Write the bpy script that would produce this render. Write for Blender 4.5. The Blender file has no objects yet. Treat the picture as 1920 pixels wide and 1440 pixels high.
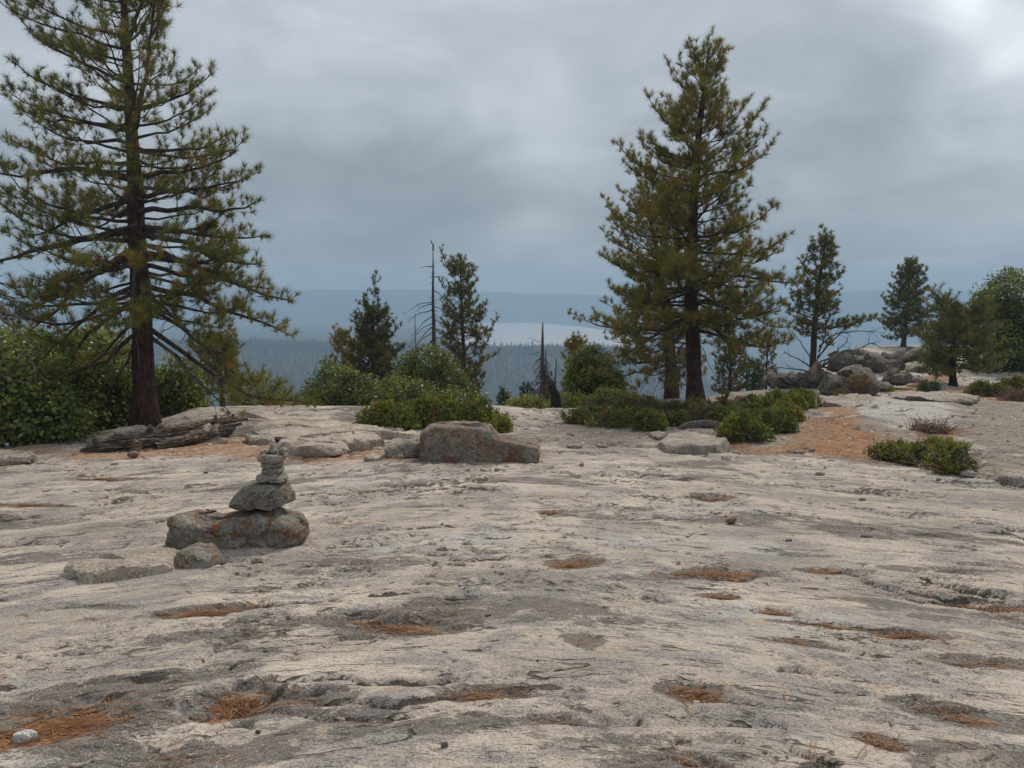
import bpy, math, random
import numpy as np
from mathutils import Vector

scene = bpy.context.scene
COL = scene.collection
R = math.radians

# ------------------------------------------------------------------ camera
F = 1450.0                       # focal length in pixels of the 1920 wide photograph
HOR = 575.0                      # true horizon row
EYE = 1.6
PITCH = math.atan((720.0 - HOR) / F)
cd = bpy.data.cameras.new('camera')
cd.sensor_width = 36.0
cd.lens = 36.0 * F / 1920.0
cd.clip_start = 0.05
cd.clip_end = 20000
cam = bpy.data.objects.new('camera', cd)
COL.objects.link(cam)
cam.location = (0, 0, EYE)
cam.rotation_euler = (math.pi / 2 - PITCH, 0, 0)
scene.camera = cam

# ------------------------------------------------------------------ node helpers
def nd(nt, typ, **kw):
    n = nt.nodes.new(typ)
    for k, v in kw.items():
        setattr(n, k, v)
    return n

def setin(nt, sock, v):
    if isinstance(v, bpy.types.NodeSocket):
        nt.links.new(v, sock)
    elif v is not None:
        if isinstance(v, (tuple, list)) and len(v) == 3 and sock.type == 'RGBA':
            v = (*v, 1.0)
        sock.default_value = v

def mth(nt, op, a, b=None, c=None, clamp=False):
    n = nd(nt, 'ShaderNodeMath', operation=op, use_clamp=clamp)
    for i, v in enumerate((a, b, c)):
        if v is not None:
            setin(nt, n.inputs[i], v)
    return n.outputs[0]

def mixc(nt, fac, a, b, mode='MIX'):
    n = nd(nt, 'ShaderNodeMix', data_type='RGBA', blend_type=mode)
    setin(nt, n.inputs[0], fac); setin(nt, n.inputs[6], a); setin(nt, n.inputs[7], b)
    return n.outputs[2]

def noise(nt, vec, scale, detail=4, rough=0.55, dist=0.0, lac=2.0):
    n = nd(nt, 'ShaderNodeTexNoise')
    if vec is not None: nt.links.new(vec, n.inputs['Vector'])
    n.inputs['Scale'].default_value = scale
    n.inputs['Detail'].default_value = detail
    n.inputs['Roughness'].default_value = rough
    n.inputs['Distortion'].default_value = dist
    return n.outputs[0]

def ramp(nt, fac, stops, interp='LINEAR'):
    n = nd(nt, 'ShaderNodeValToRGB')
    cr = n.color_ramp; cr.interpolation = interp
    while len(cr.elements) < len(stops): cr.elements.new(0.5)
    for e, (p, c) in zip(cr.elements, stops):
        e.position = p
        e.color = (*c, 1) if not isinstance(c, (int, float)) else (c, c, c, 1)
    nt.links.new(fac, n.inputs[0])
    return n.outputs[0]

def mrange(nt, v, a, b, c=0.0, d=1.0):
    n = nd(nt, 'ShaderNodeMapRange', interpolation_type='SMOOTHSTEP')
    setin(nt, n.inputs[0], v)
    for i, x in enumerate((a, b, c, d)): setin(nt, n.inputs[i + 1], x)
    return n.outputs[0]

def mapping(nt, vec, scale=(1, 1, 1), loc=(0, 0, 0), rot=(0, 0, 0)):
    n = nd(nt, 'ShaderNodeMapping')
    nt.links.new(vec, n.inputs[0])
    n.inputs['Location'].default_value = loc
    n.inputs['Rotation'].default_value = rot
    n.inputs['Scale'].default_value = scale
    return n.outputs[0]

# ------------------------------------------------------------------ sky
SUN_EL, SUN_AZ = R(52), R(28)          # azimuth from +Y towards +X
world = bpy.data.worlds.new('World'); scene.world = world
world.use_nodes = True
nt = world.node_tree; nt.nodes.clear()
out = nd(nt, 'ShaderNodeOutputWorld')
bg = nd(nt, 'ShaderNodeBackground'); bg.inputs[1].default_value = 0.1
sky = nd(nt, 'ShaderNodeTexSky', sky_type='NISHITA', sun_disc=False)
sky.sun_elevation = SUN_EL; sky.sun_rotation = SUN_AZ
tc = nd(nt, 'ShaderNodeTexCoord')
sep = nd(nt, 'ShaderNodeSeparateXYZ'); nt.links.new(tc.outputs['Generated'], sep.inputs[0])
X, Y, Z = sep.outputs
zc = mth(nt, 'ABSOLUTE', Z)
den = mth(nt, 'ADD', zc, 0.22)
comb = nd(nt, 'ShaderNodeCombineXYZ')
nt.links.new(mth(nt, 'DIVIDE', X, den), comb.inputs[0])
nt.links.new(mth(nt, 'DIVIDE', Y, den), comb.inputs[1])
nt.links.new(mth(nt, 'MULTIPLY', zc, 1.5), comb.inputs[2])
cl = noise(nt, comb.outputs[0], 0.70, 6, 0.52, 0.45)
cl2 = noise(nt, mapping(nt, comb.outputs[0], loc=(7.3, 2.1, 4.0)), 2.1, 5, 0.55, 0.7)
w1 = mth(nt, 'SUBTRACT', noise(nt, mapping(nt, tc.outputs['Generated'], loc=(3.1, 5.2, 0.4)), 3.2, 3, 0.5), 0.5)
w2 = mth(nt, 'SUBTRACT', noise(nt, mapping(nt, tc.outputs['Generated'], loc=(9.7, 1.3, 6.4)), 4.2, 3, 0.5), 0.5)
az = mth(nt, 'MULTIPLY_ADD', w1, 0.40, mth(nt, 'ARCTAN2', X, Y))
el = mth(nt, 'MULTIPLY_ADD', w2, 0.22, mth(nt, 'ARCSINE', Z))
# broad masses of the cloud deck (direction, extent, lighter or darker)
CLOUDS = [(745, 365, 250, 85, -.31), (610, 440, 300, 60, -.07), (400, 120, 320, 200, .06), (560, 215, 170, 110, .05),
          (1030, 330, 150, 120, .24), (960, 110, 240, 140, .04), (1000, 452, 260, 36, .15), (1540, 160, 230, 130, -.10),
          (1835, 110, 150, 170, .34), (1740, 40, 90, 60, .16), (1900, 200, 70, 60, .16), (1790, 190, 60, 50, -.10), (1885, 60, 40, 50, -.12), (1870, 370, 160, 130, .26), (1640, 330, 160, 70, .04), (1250, 60, 160, 90, -.03),
          (1660, 515, 110, 28, .10), (760, 520, 420, 40, -.05), (1500, 470, 400, 50, -.05), (150, 420, 240, 160, .05)]
val = mth(nt, 'ADD', mth(nt, 'MULTIPLY', mth(nt, 'SUBTRACT', cl, 0.5), 0.80),
          mth(nt, 'MULTIPLY_ADD', mth(nt, 'SUBTRACT', cl2, 0.5), 0.72, 0.44))
lowd = mth(nt, 'DIVIDE', mth(nt, 'ARCSINE', Z), .085)
val = mth(nt, 'MULTIPLY_ADD', mth(nt, 'EXPONENT', mth(nt, 'MULTIPLY', mth(nt, 'MULTIPLY', lowd, lowd), -1.0)), -.13, val)   # the deck darkens towards the horizon
for (u, v, su, sv, amp) in CLOUDS:
    a0, e0 = math.atan((u - 960) / F), math.atan((HOR - v) / F)
    da = mth(nt, 'DIVIDE', mth(nt, 'SUBTRACT', az, a0), su / F)
    de = mth(nt, 'DIVIDE', mth(nt, 'SUBTRACT', el, e0), sv / F)
    g = mth(nt, 'EXPONENT', mth(nt, 'MULTIPLY', mth(nt, 'ADD', mth(nt, 'MULTIPLY', da, da), mth(nt, 'MULTIPLY', de, de)), -1.0))
    val = mth(nt, 'MULTIPLY_ADD', g, amp, val)
cloud = ramp(nt, val, [(0.0, (1.55, 1.68, 1.80)), (0.3, (2.20, 2.35, 2.51)), (0.5, (3.06, 3.22, 3.40)), (0.7, (4.2, 4.36, 4.54)), (1.0, (6.7, 6.8, 6.95))])
lift = mth(nt, 'MULTIPLY_ADD', zc, 0.95, 0.66)
cloud = mixc(nt, 1.0, cloud, lift, 'MULTIPLY')
nt.links.new(mixc(nt, 0.93, sky.outputs[0], cloud), bg.inputs[0])
nt.links.new(bg.outputs[0], out.inputs[0])
world.cycles.sampling_method = 'MANUAL'; world.cycles.sample_map_resolution = 512

# ------------------------------------------------------------------ sun behind the cloud deck
sd = bpy.data.lights.new('sun', 'SUN'); sd.energy = 1.5; sd.angle = R(12); sd.color = (1.0, 0.92, 0.80)
sun = bpy.data.objects.new('sun', sd); COL.objects.link(sun)
sdir = Vector((math.sin(SUN_AZ) * math.cos(SUN_EL), math.cos(SUN_AZ) * math.cos(SUN_EL), math.sin(SUN_EL)))
sun.rotation_euler = sdir.to_track_quat('Z', 'Y').to_euler()
sun.location = (10, 10, 40)
scene.view_settings.view_transform = 'Standard'
scene.view_settings.look = 'None'
scene.view_settings.exposure = 0.8
scene.view_settings.gamma = 1.0
scene.cycles.volume_bounces = 1
scene.cycles.max_bounces = 8
scene.cycles.transparent_max_bounces = 8

# ------------------------------------------------------------------ numpy noise
_rs = np.random.RandomState(7)
PERM = np.tile(_rs.permutation(256), 4)
_g = _rs.normal(size=(256, 3)); GR3 = _g / np.linalg.norm(_g, axis=1)[:, None]
_t = np.linspace(0, 2 * np.pi, 256, endpoint=False); GR2 = np.stack([np.cos(_t), np.sin(_t)], 1)

def fade(t): return t * t * t * (t * (t * 6 - 15) + 10)

def pn2(x, y):
    xi = np.floor(x).astype(int); yi = np.floor(y).astype(int)
    xf = x - xi; yf = y - yi; u = fade(xf); v = fade(yf)
    xi &= 255; yi &= 255
    def g(ix, iy, fx, fy):
        h = GR2[PERM[PERM[ix] + iy]]
        return h[..., 0] * fx + h[..., 1] * fy
    a = g(xi, yi, xf, yf); b = g(xi + 1, yi, xf - 1, yf)
    c = g(xi, yi + 1, xf, yf - 1); d = g(xi + 1, yi + 1, xf - 1, yf - 1)
    return ((a + u * (b - a)) * (1 - v) + (c + u * (d - c)) * v) * 1.5

def fb2(x, y, o=4, r=0.5):
    s = 0; a = 1.0; n = 0
    for i in range(o):
        s = s + a * pn2(x * 2 ** i + 13.7 * i, y * 2 ** i + 5.1 * i); n += a; a *= r
    return s / n

def pn3(p):
    i = np.floor(p).astype(int); f = p - i; u = fade(f); i &= 255
    def g(dx, dy, dz):
        h = GR3[PERM[PERM[PERM[i[:, 0] + dx] + i[:, 1] + dy] + i[:, 2] + dz]]
        return h[:, 0] * (f[:, 0] - dx) + h[:, 1] * (f[:, 1] - dy) + h[:, 2] * (f[:, 2] - dz)
    def l(a, b, t): return a + t * (b - a)
    return l(l(l(g(0, 0, 0), g(1, 0, 0), u[:, 0]), l(g(0, 1, 0), g(1, 1, 0), u[:, 0]), u[:, 1]),
             l(l(g(0, 0, 1), g(1, 0, 1), u[:, 0]), l(g(0, 1, 1), g(1, 1, 1), u[:, 0]), u[:, 1]), u[:, 2]) * 1.4

def fb3(p, o=4, r=0.5):
    s = 0; a = 1.0; n = 0
    for k in range(o):
        s = s + a * pn3(p * 2 ** k + 17.3 * k); n += a; a *= r
    return s / n

def sst(a, b, x):
    t = np.clip((x - a) / (b - a), 0, 1)
    return t * t * (3 - 2 * t)

# ------------------------------------------------------------------ photograph geometry: pixel + distance -> place
CP, SP = math.cos(PITCH), math.sin(PITCH)
def ray(u, v):
    xc = (u - 960.0) / F; yc = (720.0 - v) / F
    return np.array([xc, CP + yc * SP, -SP + yc * CP])
def P(u, v, Yd):
    d = ray(u, v); s = Yd / d[1]
    return np.array([d[0] * s, Yd, EYE + d[2] * s])

# ------------------------------------------------------------------ terrain
CA = np.array([-1.2, -.75, -.66, -.49, -.41, -.2, .03, .1, .235, .34, .41, .48, .66, 1.2])
CY = np.array([9.5, 10.2, 10.8, 13.7, 16.3, 16.4, 16.8, 18.0, 20.5, 25., 34., 43., 44., 44.])
def base(x, y):
    x = np.asarray(x, float); y = np.asarray(y, float)
    a = x / np.maximum(y, 2.0)
    z = -0.042 * y
    z = z + 1.25 * sst(24, 42, y) * sst(.33, .43, a)
    z = z + 0.16 * sst(13.5, 16.5, y) * sst(.08, -.05, a) * sst(-.5, -.38, a)
    d = np.maximum(0, y - np.interp(a, CA, CY))
    z = z - d * d / (d + 6.0) * 0.50
    return z

def flow(x, y):
    return y + 0.95 * (np.sqrt(1 + (x / 2.0) ** 2) - 1)

BASINS = []     # (x, y, rx, ry, rot, depth, litter)
def detail(x, y, full=False):
    x = np.asarray(x, float); y = np.asarray(y, float)
    w = flow(x, y)
    wx = 0.5 * fb2(x * .6 + 3, w * .9 + 8, 3); ww = 0.28 * fb2(x * .8 + 31, w * 1.1 + 2, 4)
    dz = 0.040 * fb2(x / 2.6 + 4, w / 1.9, 2)
    N1 = lambda q: fb2((x + wx) * .42 + 9, q * 1.15 + 3, 4, .5)
    W1 = w + ww; gs = np.maximum(.014, .0040 * np.hypot(x * 1.3, y))          # width of a ledge edge in metres
    n1 = N1(W1); k = 5.5; t = n1 * k; fr = t - np.floor(t)
    g1 = np.maximum(np.abs(N1(W1 + .012) - n1) / .012 * k, .9)
    d1 = (fr - .85) / g1
    m = sst(-.02, .26, fb2(x * .55 + 40, w * .8 + 11, 3))
    dz = dz + t * .004 + (np.floor(t) + sst(-.5, .5, d1 / gs)) * m * 0.019 - 0.014 * np.exp(-((d1 + .6 * gs) / gs) ** 2) * m
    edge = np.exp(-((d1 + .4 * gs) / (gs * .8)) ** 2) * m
    N2 = lambda q: fb2((x + wx * .4) * 1.35 + 51, q * 3.6 + 23, 4, .55)
    W2 = w + ww * .6; n2 = N2(W2); t2 = n2 * 4.5; fr2 = t2 - np.floor(t2)
    g2 = np.maximum(np.abs(N2(W2 + .008) - n2) / .008 * 4.5, 2.0)
    d2 = (fr2 - .85) / g2
    m2 = sst(-.05, .25, fb2(x * .9 + 71, w * 1.3 + 61, 3))
    dz = dz + t2 * .0015 + (np.floor(t2) + sst(-.5, .5, d2 / gs)) * m2 * 0.009 - 0.008 * np.exp(-((d2 + .6 * gs) / gs) ** 2) * m2
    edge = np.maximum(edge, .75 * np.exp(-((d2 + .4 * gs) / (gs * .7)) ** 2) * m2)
    n3 = fb2(x * 3.1 + 5, w * 8.5 + 17, 4, .55)
    t3 = n3 * 4; fr3 = t3 - np.floor(t3)
    dz = dz + (np.floor(t3) + sst(.7, .98, fr3)) * 0.0042 * sst(-.2, .3, fb2(x * 1.1 + 3, w * 1.9, 2))
    c = np.abs(pn2((x + wx) * .55 + 21.3, (w + ww) * 1.25 + 4.7))
    cm = sst(.12, .35, fb2(x * .5 + 15, w * .7 + 6, 2))
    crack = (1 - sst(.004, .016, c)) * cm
    dz = dz - 0.022 * crack
    c2 = np.abs(pn2((x + wx * .6) * 1.1 + 71.3, (w + ww) * 2.6 + 44.7 ))
    cm2 = sst(.10, .3, fb2(x * .8 + 65, w * 1.1 + 36, 2))
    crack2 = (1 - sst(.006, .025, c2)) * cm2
    dz = dz - 0.014 * crack2
    dz = dz + 0.0045 * fb2(x * 8, y * 9, 4, .6)
    lit = np.zeros_like(x)
    for (bx, by, rx, ry, rot, dep, li) in BASINS:
        dx = x - bx; dy = y - by
        sel = (np.abs(dx) < 3 * max(rx, ry)) & (np.abs(dy) < 3 * max(rx, ry))
        if not np.any(sel): continue
        ca, sa = math.cos(rot), math.sin(rot)
        p = (ca * dx + sa * dy) / rx; q = (-sa * dx + ca * dy) / ry
        wob = 0.75 * fb2(x * 3.5 + bx * 3, y * 5.5 + by * 3, 4)
        r = np.sqrt(p * p + q * q) + wob
        # sharp lip on the far side, gentle run-out on the near side
        g = np.where(q > 0, 1 - sst(.72, .98, r), 1 - sst(.25, 1.15, r))
        dz = dz - dep * .6 * g
        lit = np.maximum(lit, li * (1 - sst(.35, .95, r + 0.1)))
    if full:
        return dz, lit, np.maximum(crack, crack2), edge, n1, m
    return dz

def rockfade(x, y):
    """bare-rock relief fades into duff and soil beyond the slab"""
    return 1.0
def gz(x, y):
    xa = np.atleast_1d(np.asarray(x, float)); ya = np.atleast_1d(np.asarray(y, float))
    r = base(xa, ya) + detail(xa, ya)
    return r if np.ndim(x) else float(r[0])
def bz(x, y): return float(base(np.array([x]), np.array([y]))[0])
def G(u, v, h=0.0):
    """point where the sight line of a pixel meets the ground (raised by h)"""
    d = ray(u, v)
    s = np.linspace(1.5, 60, 3000) / d[1]
    zz = EYE + d[2] * s
    g = base(d[0] * s, d[1] * s) + h
    i = np.argmax(zz < g) if np.any(zz < g) else len(s) - 1
    return np.array([d[0] * s[i], d[1] * s[i], g[i]])

# basins that hold needles: pixel, half extents (m), rotation, depth, litter
for (u, v, rx, ry, rot, dep, li) in [
        (400, 1145, .42, .10, .30, .045, 1), (740, 1168, .40, .17, -.1, .05, .8), (860, 1145, .38, .2, .2, .035, .15), (1082, 1056, .24, .13, .0, .04, 1),
        (1335, 1076, .48, .16, .12, .05, 1), (445, 1305, .26, .13, .45, .06, .7), (120, 1350, .50, .22, .25, .05, 1), (330, 1405, .5, .16, .1, .03, .25), (560, 1300, .3, .10, .15, .03, .3),
        (1705, 1190, .24, .08, -.25, .035, 1), (1868, 1135, .40, .10, -.55, .04, .9), (1300, 1300, .2, .1, -.2, .035, .7),
        (905, 1292, .30, .07, .0, .04, .6), (1655, 1390, .12, .06, -.6, .03, .9), (1560, 1068, .28, .08, -.15, .03, .8),
        (1350, 1117, .14, .07, -.1, .03, .9), (1450, 1145, .2, .05, -.3, .025, .7), (1545, 1170, .3, .05, -.25, .03, .8),
        (1345, 934, .30, .14, .0, .05, .6), (1640, 998, .55, .2, -.15, .035, .2), (1030, 957, .12, .06, 0, .02, 1),
        (1820, 1340, .35, .09, -.45, .035, .5), (1500, 1205, .26, .05, -.35, .025, .6), (1780, 1075, .4, .12, -.2, .03, .2),
        (680, 1330, .22, .13, .1, .03, .1), (1090, 1200, .10, .16, .5, .035, .3), (1040, 1345, .2, .06, 0, .02, .3),
        (550, 1130, .3, .05, .2, .02, .2), (1850, 1240, .35, .10, -.25, .035, .5), (1290, 1420, .2, .06, -.2, .035, .3),
        (60, 945, .5, .07, .1, .02, .7), (60, 885, .8, .08, .06, .02, .9), (190, 900, .7, .06, .08, .02, .6), (1530, 1436, .14, .06, .3, .05, .4),
        (1830, 1420, .30, .13, .05, .03, .0), (330, 1270, .35, .06, .25, .025, .1), (175, 1140, .3, .05, .05, .02, 0.)]:
    p = G(u, v)
    BASINS.append((p[0], p[1], rx, ry, rot, dep, li))

def sdpoly(x, y, poly):
    """signed distance to polygon, negative inside"""
    d = np.full(x.shape, 1e9); ins = np.zeros(x.shape, bool)
    n = len(poly)
    for i in range(n):
        ax, ay = poly[i]; bx, by = poly[(i + 1) % n]
        ex, ey = bx - ax, by - ay
        t = np.clip(((x - ax) * ex + (y - ay) * ey) / (ex * ex + ey * ey + 1e-12), 0, 1)
        d = np.minimum(d, np.hypot(x - ax - ex * t, y - ay - ey * t))
        c = ((ay > y) != (by > y)) & (x < ex * (y - ay) / (ey + 1e-12) + ax)
        ins ^= c
    return np.where(ins, -d, d)
def gpoly(px):
    return [tuple(G(u, v)[:2]) for u, v in px]
LITTER = [gpoly(p) for p in (
    [(-120, 862), (60, 856), (150, 858), (260, 862), (330, 858), (400, 862), (520, 862), (640, 868), (800, 868), (1010, 868), (1010, 845), (790, 838), (700, 812), (480, 802), (380, 796), (290, 802), (150, 838), (-120, 845)],
    [(1380, 842), (1470, 830), (1490, 795), (1560, 762), (1620, 775), (1600, 800), (1690, 822), (1660, 850), (1640, 868), (1500, 856)],
    [(1655, 735), (1700, 715), (1730, 702), (1790, 690), (1800, 705), (1745, 722), (1760, 742), (1900, 755), (1900, 740), (1800, 730)],
    [(1280, 838), (1380, 840), (1400, 822), (1290, 812)], [(1720, 815), (1790, 800), (1800, 812), (1740, 830)])]
SOIL = [gpoly(p) for p in (
    [(940, 842), (1040, 836), (1260, 836), (1400, 845), (1640, 868), (1900, 905), (2100, 905), (2100, 860), (1880, 850), (1700, 800), (1560, 790), (1480, 800), (1250, 800), (1060, 790), (1010, 800)],
    [(1680, 800), (1800, 790), (1780, 755), (1850, 745), (2000, 750), (2000, 850), (1880, 850), (1790, 815)],
    [(1040, 780), (1040, 745), (1250, 720), (1530, 715), (1560, 790), (1400, 830), (1180, 805)],
    [(640, 806), (660, 770), (950, 770), (950, 806)])]

# ------------------------------------------------------------------ mesh helpers
def make_mesh(name, V, quads=None, tris=None, attrs=None, smooth=False):
    """attrs: {name: (domain, values)}"""
    me = bpy.data.meshes.new(name)
    V = np.ascontiguousarray(V, dtype=np.float32)
    q = np.zeros((0, 4), np.int32) if quads is None or len(quads) == 0 else np.asarray(quads, np.int32)
    t = np.zeros((0, 3), np.int32) if tris is None or len(tris) == 0 else np.asarray(tris, np.int32)
    me.vertices.add(len(V)); me.vertices.foreach_set('co', V.ravel())
    nl = q.size + t.size
    me.loops.add(nl)
    me.loops.foreach_set('vertex_index', np.concatenate([q.ravel(), t.ravel()]).astype(np.int32))
    nf = len(q) + len(t)
    me.polygons.add(nf)
    st = np.concatenate([np.arange(len(q)) * 4, q.size + np.arange(len(t)) * 3]).astype(np.int32)
    me.polygons.foreach_set('loop_start', st)
    if smooth:
        me.polygons.foreach_set('use_smooth', np.ones(nf, bool))
    for k, (dom, vals) in (attrs or {}).items():
        vals = np.asarray(vals, np.float32)
        if vals.ndim == 2:
            a = me.attributes.new(k, 'FLOAT_VECTOR', dom); a.data.foreach_set('vector', vals.ravel())
        else:
            a = me.attributes.new(k, 'FLOAT', dom); a.data.foreach_set('value', vals)
    me.update(calc_edges=True)
    return me

def link(name, me, mat=None, parent=None, loc=None):
    o = bpy.data.objects.new(name, me); COL.objects.link(o)
    if mat is not None and me is not None:
        me.materials.append(mat)
    if loc is not None: o.location = tuple(loc)
    if parent is not None: o.parent = parent
    return o

def tag(o, label, cat, group=None, kind=None):
    o['label'] = label; o['category'] = cat
    if group: o['group'] = group
    if kind: o['kind'] = kind
    return o
def root(name, label, cat, loc, group=None):
    return tag(link(name, None, loc=loc), label, cat, group)

class MB:
    """collects tubes, leaves and needles as one mesh"""
    def __init__(s): s.v = []; s.q = []; s.t = []; s.n = 0; s.fq = []; s.ft = []
    def add(s, V, q=None, t=None, tint=0.5):
        V = np.asarray(V, float)
        if q is not None and len(q):
            s.q.append(np.asarray(q) + s.n); s.fq.append(np.broadcast_to(np.asarray(tint, float), (len(q),)))
        if t is not None and len(t):
            s.t.append(np.asarray(t) + s.n); s.ft.append(np.broadcast_to(np.asarray(tint, float), (len(t),)))
        s.v.append(V); s.n += len(V)
    def tube(s, pts, rad, sides=5, cap=True, tint=0.5, rough=0.0, seed=0):
        pts = np.asarray(pts, float); n = len(pts); rad = np.broadcast_to(np.asarray(rad, float), (n,))
        tg = np.gradient(pts, axis=0); tg /= np.linalg.norm(tg, axis=1)[:, None] + 1e-9
        ref = np.array([0.31, 0.17, 0.93]) if abs(tg[:, 2]).mean() < .8 else np.array([0.97, 0.2, 0.1])
        e1 = np.cross(tg, ref); e1 /= np.linalg.norm(e1, axis=1)[:, None] + 1e-9
        e2 = np.cross(tg, e1)
        an = np.arange(sides) * 2 * np.pi / sides
        rr = rad[:, None] * np.ones((1, sides))
        if rough:
            rr = rr * (1 + rough * pn2(np.arange(n)[:, None] * .6 + seed, np.cos(an)[None, :] * 2.2 + np.sin(an)[None, :] * 3.1 + seed))
        V = pts[:, None, :] + (e1[:, None, :] * np.cos(an)[None, :, None] + e2[:, None, :] * np.sin(an)[None, :, None]) * rr[..., None]
        V = V.reshape(-1, 3)
        i = np.arange(n - 1)[:, None] * sides; j = np.arange(sides)[None, :]; j2 = (j + 1) % sides
        q = np.stack([i + j, i + j2, i + sides + j2, i + sides + j], -1).reshape(-1, 4)
        t = []
        if cap:
            V = np.vstack([V, pts[-1] + tg[-1] * rad[-1] * .6, pts[0]])
            a = (n - 1) * sides; k = n * sides
            t = [(a + x, a + (x + 1) % sides, k) for x in range(sides)] + [((x + 1) % sides, x, k + 1) for x in range(sides)]
        s.add(V, q, t, tint)
    def sticks(s, A, B, r):
        A = np.asarray(A, float); B = np.asarray(B, float); n = len(A)
        if n == 0: return
        d = unit(B - A); e1 = unit(np.cross(d, np.array([.3, .2, .93]))); e2 = np.cross(d, e1)
        ring = [e1, -.5 * e1 + .87 * e2, -.5 * e1 - .87 * e2]
        V = np.stack([A + o * r for o in ring] + [B + o * r * .6 for o in ring], 1).reshape(-1, 3)
        k = np.arange(n)[:, None] * 6
        q = np.concatenate([k + np.array([[0, 1, 4, 3]]), k + np.array([[1, 2, 5, 4]]), k + np.array([[2, 0, 3, 5]])], 0)
        s.add(V, q)
    def build(s, name, mat, parent=None, smooth=True, loc=None):
        V = np.vstack(s.v)
        if loc is not None: V = V - np.asarray(loc)
        q = np.vstack(s.q) if s.q else None; t = np.vstack(s.t) if s.t else None
        f = np.concatenate(s.fq + s.ft)
        me = make_mesh(name, V, q, t, {'tint': ('FACE', f)}, smooth)
        o = link(name, me, mat, parent)
        if name in ('twigs', 'bare_branches', 'dead_branches', 'branches', 'needle_crown', 'leaf_crown', 'leaves'): o['kind'] = 'stuff'
        return o

def unit(a): return a / (np.linalg.norm(a, axis=-1, keepdims=True) + 1e-9)

def needles(mb, C, D, rng, n=20, L=.17, w=.004, spread=.75, tint=None, back=.07):
    """C, D: (M,3) tuft centres and shoot directions"""
    M = len(C)
    if M == 0: return
    C = np.repeat(C, n, 0); D = np.repeat(D, n, 0)
    tint = np.full(M, .4) if tint is None else tint
    ti = np.clip(np.repeat(tint, n) + rng.normal(0, .05, M * n), 0, 1)
    d = unit(D * rng.uniform(.35, 1.2, (M * n, 1)) + unit(rng.normal(size=(M * n, 3))) * spread)
    b = C - D * (rng.uniform(0, back, (M * n, 1)))
    l = L * rng.uniform(.65, 1.1, (M * n, 1))
    sd = unit(np.cross(d, rng.normal(size=(M * n, 3)))) * w
    tip = b + d * l; tip[:, 2] -= (l[:, 0] ** 2) * .35
    V = np.stack([b - sd, b + sd, tip], 1).reshape(-1, 3)
    t = np.arange(M * n * 3).reshape(-1, 3)
    mb.add(V, None, t, ti)

def leaves(mb, C, D, N_, rng, l=.06, w=.035, tint=None):
    M = len(C)
    D = unit(D); S = unit(np.cross(D, N_)); Nn = np.cross(S, D)
    l = l * rng.uniform(.7, 1.2, (M, 1)); w = w * rng.uniform(.7, 1.15, (M, 1))
    V = np.stack([C, C + D * l * .5 + S * w * .5 + Nn * w * .18, C + D * l, C + D * l * .5 - S * w * .5 + Nn * w * .18], 1).reshape(-1, 3)
    mb.add(V, np.arange(M * 4).reshape(-1, 4), None, np.full(M, .5) if tint is None else tint)

# ------------------------------------------------------------------ materials
def new_mat(name):
    m = bpy.data.materials.new(name); m.use_nodes = True
    nt = m.node_tree; b = nt.nodes['Principled BSDF']
    b.inputs['Specular IOR Level'].default_value = 0.25
    b.inputs['Roughness'].default_value = 0.9
    return m, nt, b

def foliage_mat(name, stops, rough=.6, spec=.25, trans=.3):
    m, nt, b = new_mat(name)
    at = nd(nt, 'ShaderNodeAttribute', attribute_name='tint')
    c = ramp(nt, at.outputs['Fac'], stops)
    nt.links.new(c, b.inputs['Base Color'])
    b.inputs['Roughness'].default_value = rough
    b.inputs['Specular IOR Level'].default_value = spec
    tr = nd(nt, 'ShaderNodeBsdfTranslucent')
    nt.links.new(mixc(nt, .5, c, mixc(nt, 1.0, c, (1.2, 1.25, .55), 'MULTIPLY')), tr.inputs[0])
    mx = nd(nt, 'ShaderNodeMixShader'); mx.inputs[0].default_value = trans
    nt.links.new(b.outputs[0], mx.inputs[1]); nt.links.new(tr.outputs[0], mx.inputs[2])
    nt.links.new(mx.outputs[0], nt.nodes['Material Output'].inputs[0])
    return m

M_NEEDLE = foliage_mat('pine_needles', [(0, (0.059, 0.074, 0.018)), (.35, (0.124, 0.136, 0.028)), (.6, (0.217, 0.196, 0.040)), (.82, (0.342, 0.224, 0.045)), (1, (0.287, 0.140, 0.049))], trans=.22)
M_NEEDLE_D = foliage_mat('dark_pine_needles', [(0, (0.060, 0.072, 0.019)), (.4, (0.123, 0.126, 0.029)), (.75, (0.240, 0.187, 0.037)), (1, (0.429, 0.198, 0.042))], trans=.2)
M_NEEDLE_Y = foliage_mat('yellowing_pine_needles', [(0, (0.102, 0.099, 0.023)), (.4, (0.207, 0.174, 0.038)), (.75, (0.351, 0.239, 0.051)), (1, (0.457, 0.216, 0.051))], trans=.2)
M_FIR = foliage_mat('fir_needles', [(0, (0.037, 0.072, 0.032)), (.5, (0.077, 0.129, 0.051)), (1, (0.154, 0.192, 0.074))], trans=.2)
M_OAK = foliage_mat('oak_leaves', [(0, (0.068, 0.096, 0.022)), (.4, (0.168, 0.203, 0.041)), (.75, (0.355, 0.347, 0.065)), (1, (0.420, 0.370, 0.110))], rough=.38, spec=.3, trans=.28)
M_MANZ = foliage_mat('manzanita_leaves', [(0, (0.061, 0.076, 0.019)), (.4, (0.149, 0.176, 0.031)), (.72, (0.258, 0.276, 0.042)), (.86, (0.308, 0.218, 0.053)), (1, (0.266, 0.104, 0.061))], rough=.5, spec=.35, trans=.22)
M_GRASS = foliage_mat('dry_grass', [(0, (.30, .20, .08)), (1, (.46, .34, .14))], trans=.3)
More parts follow.
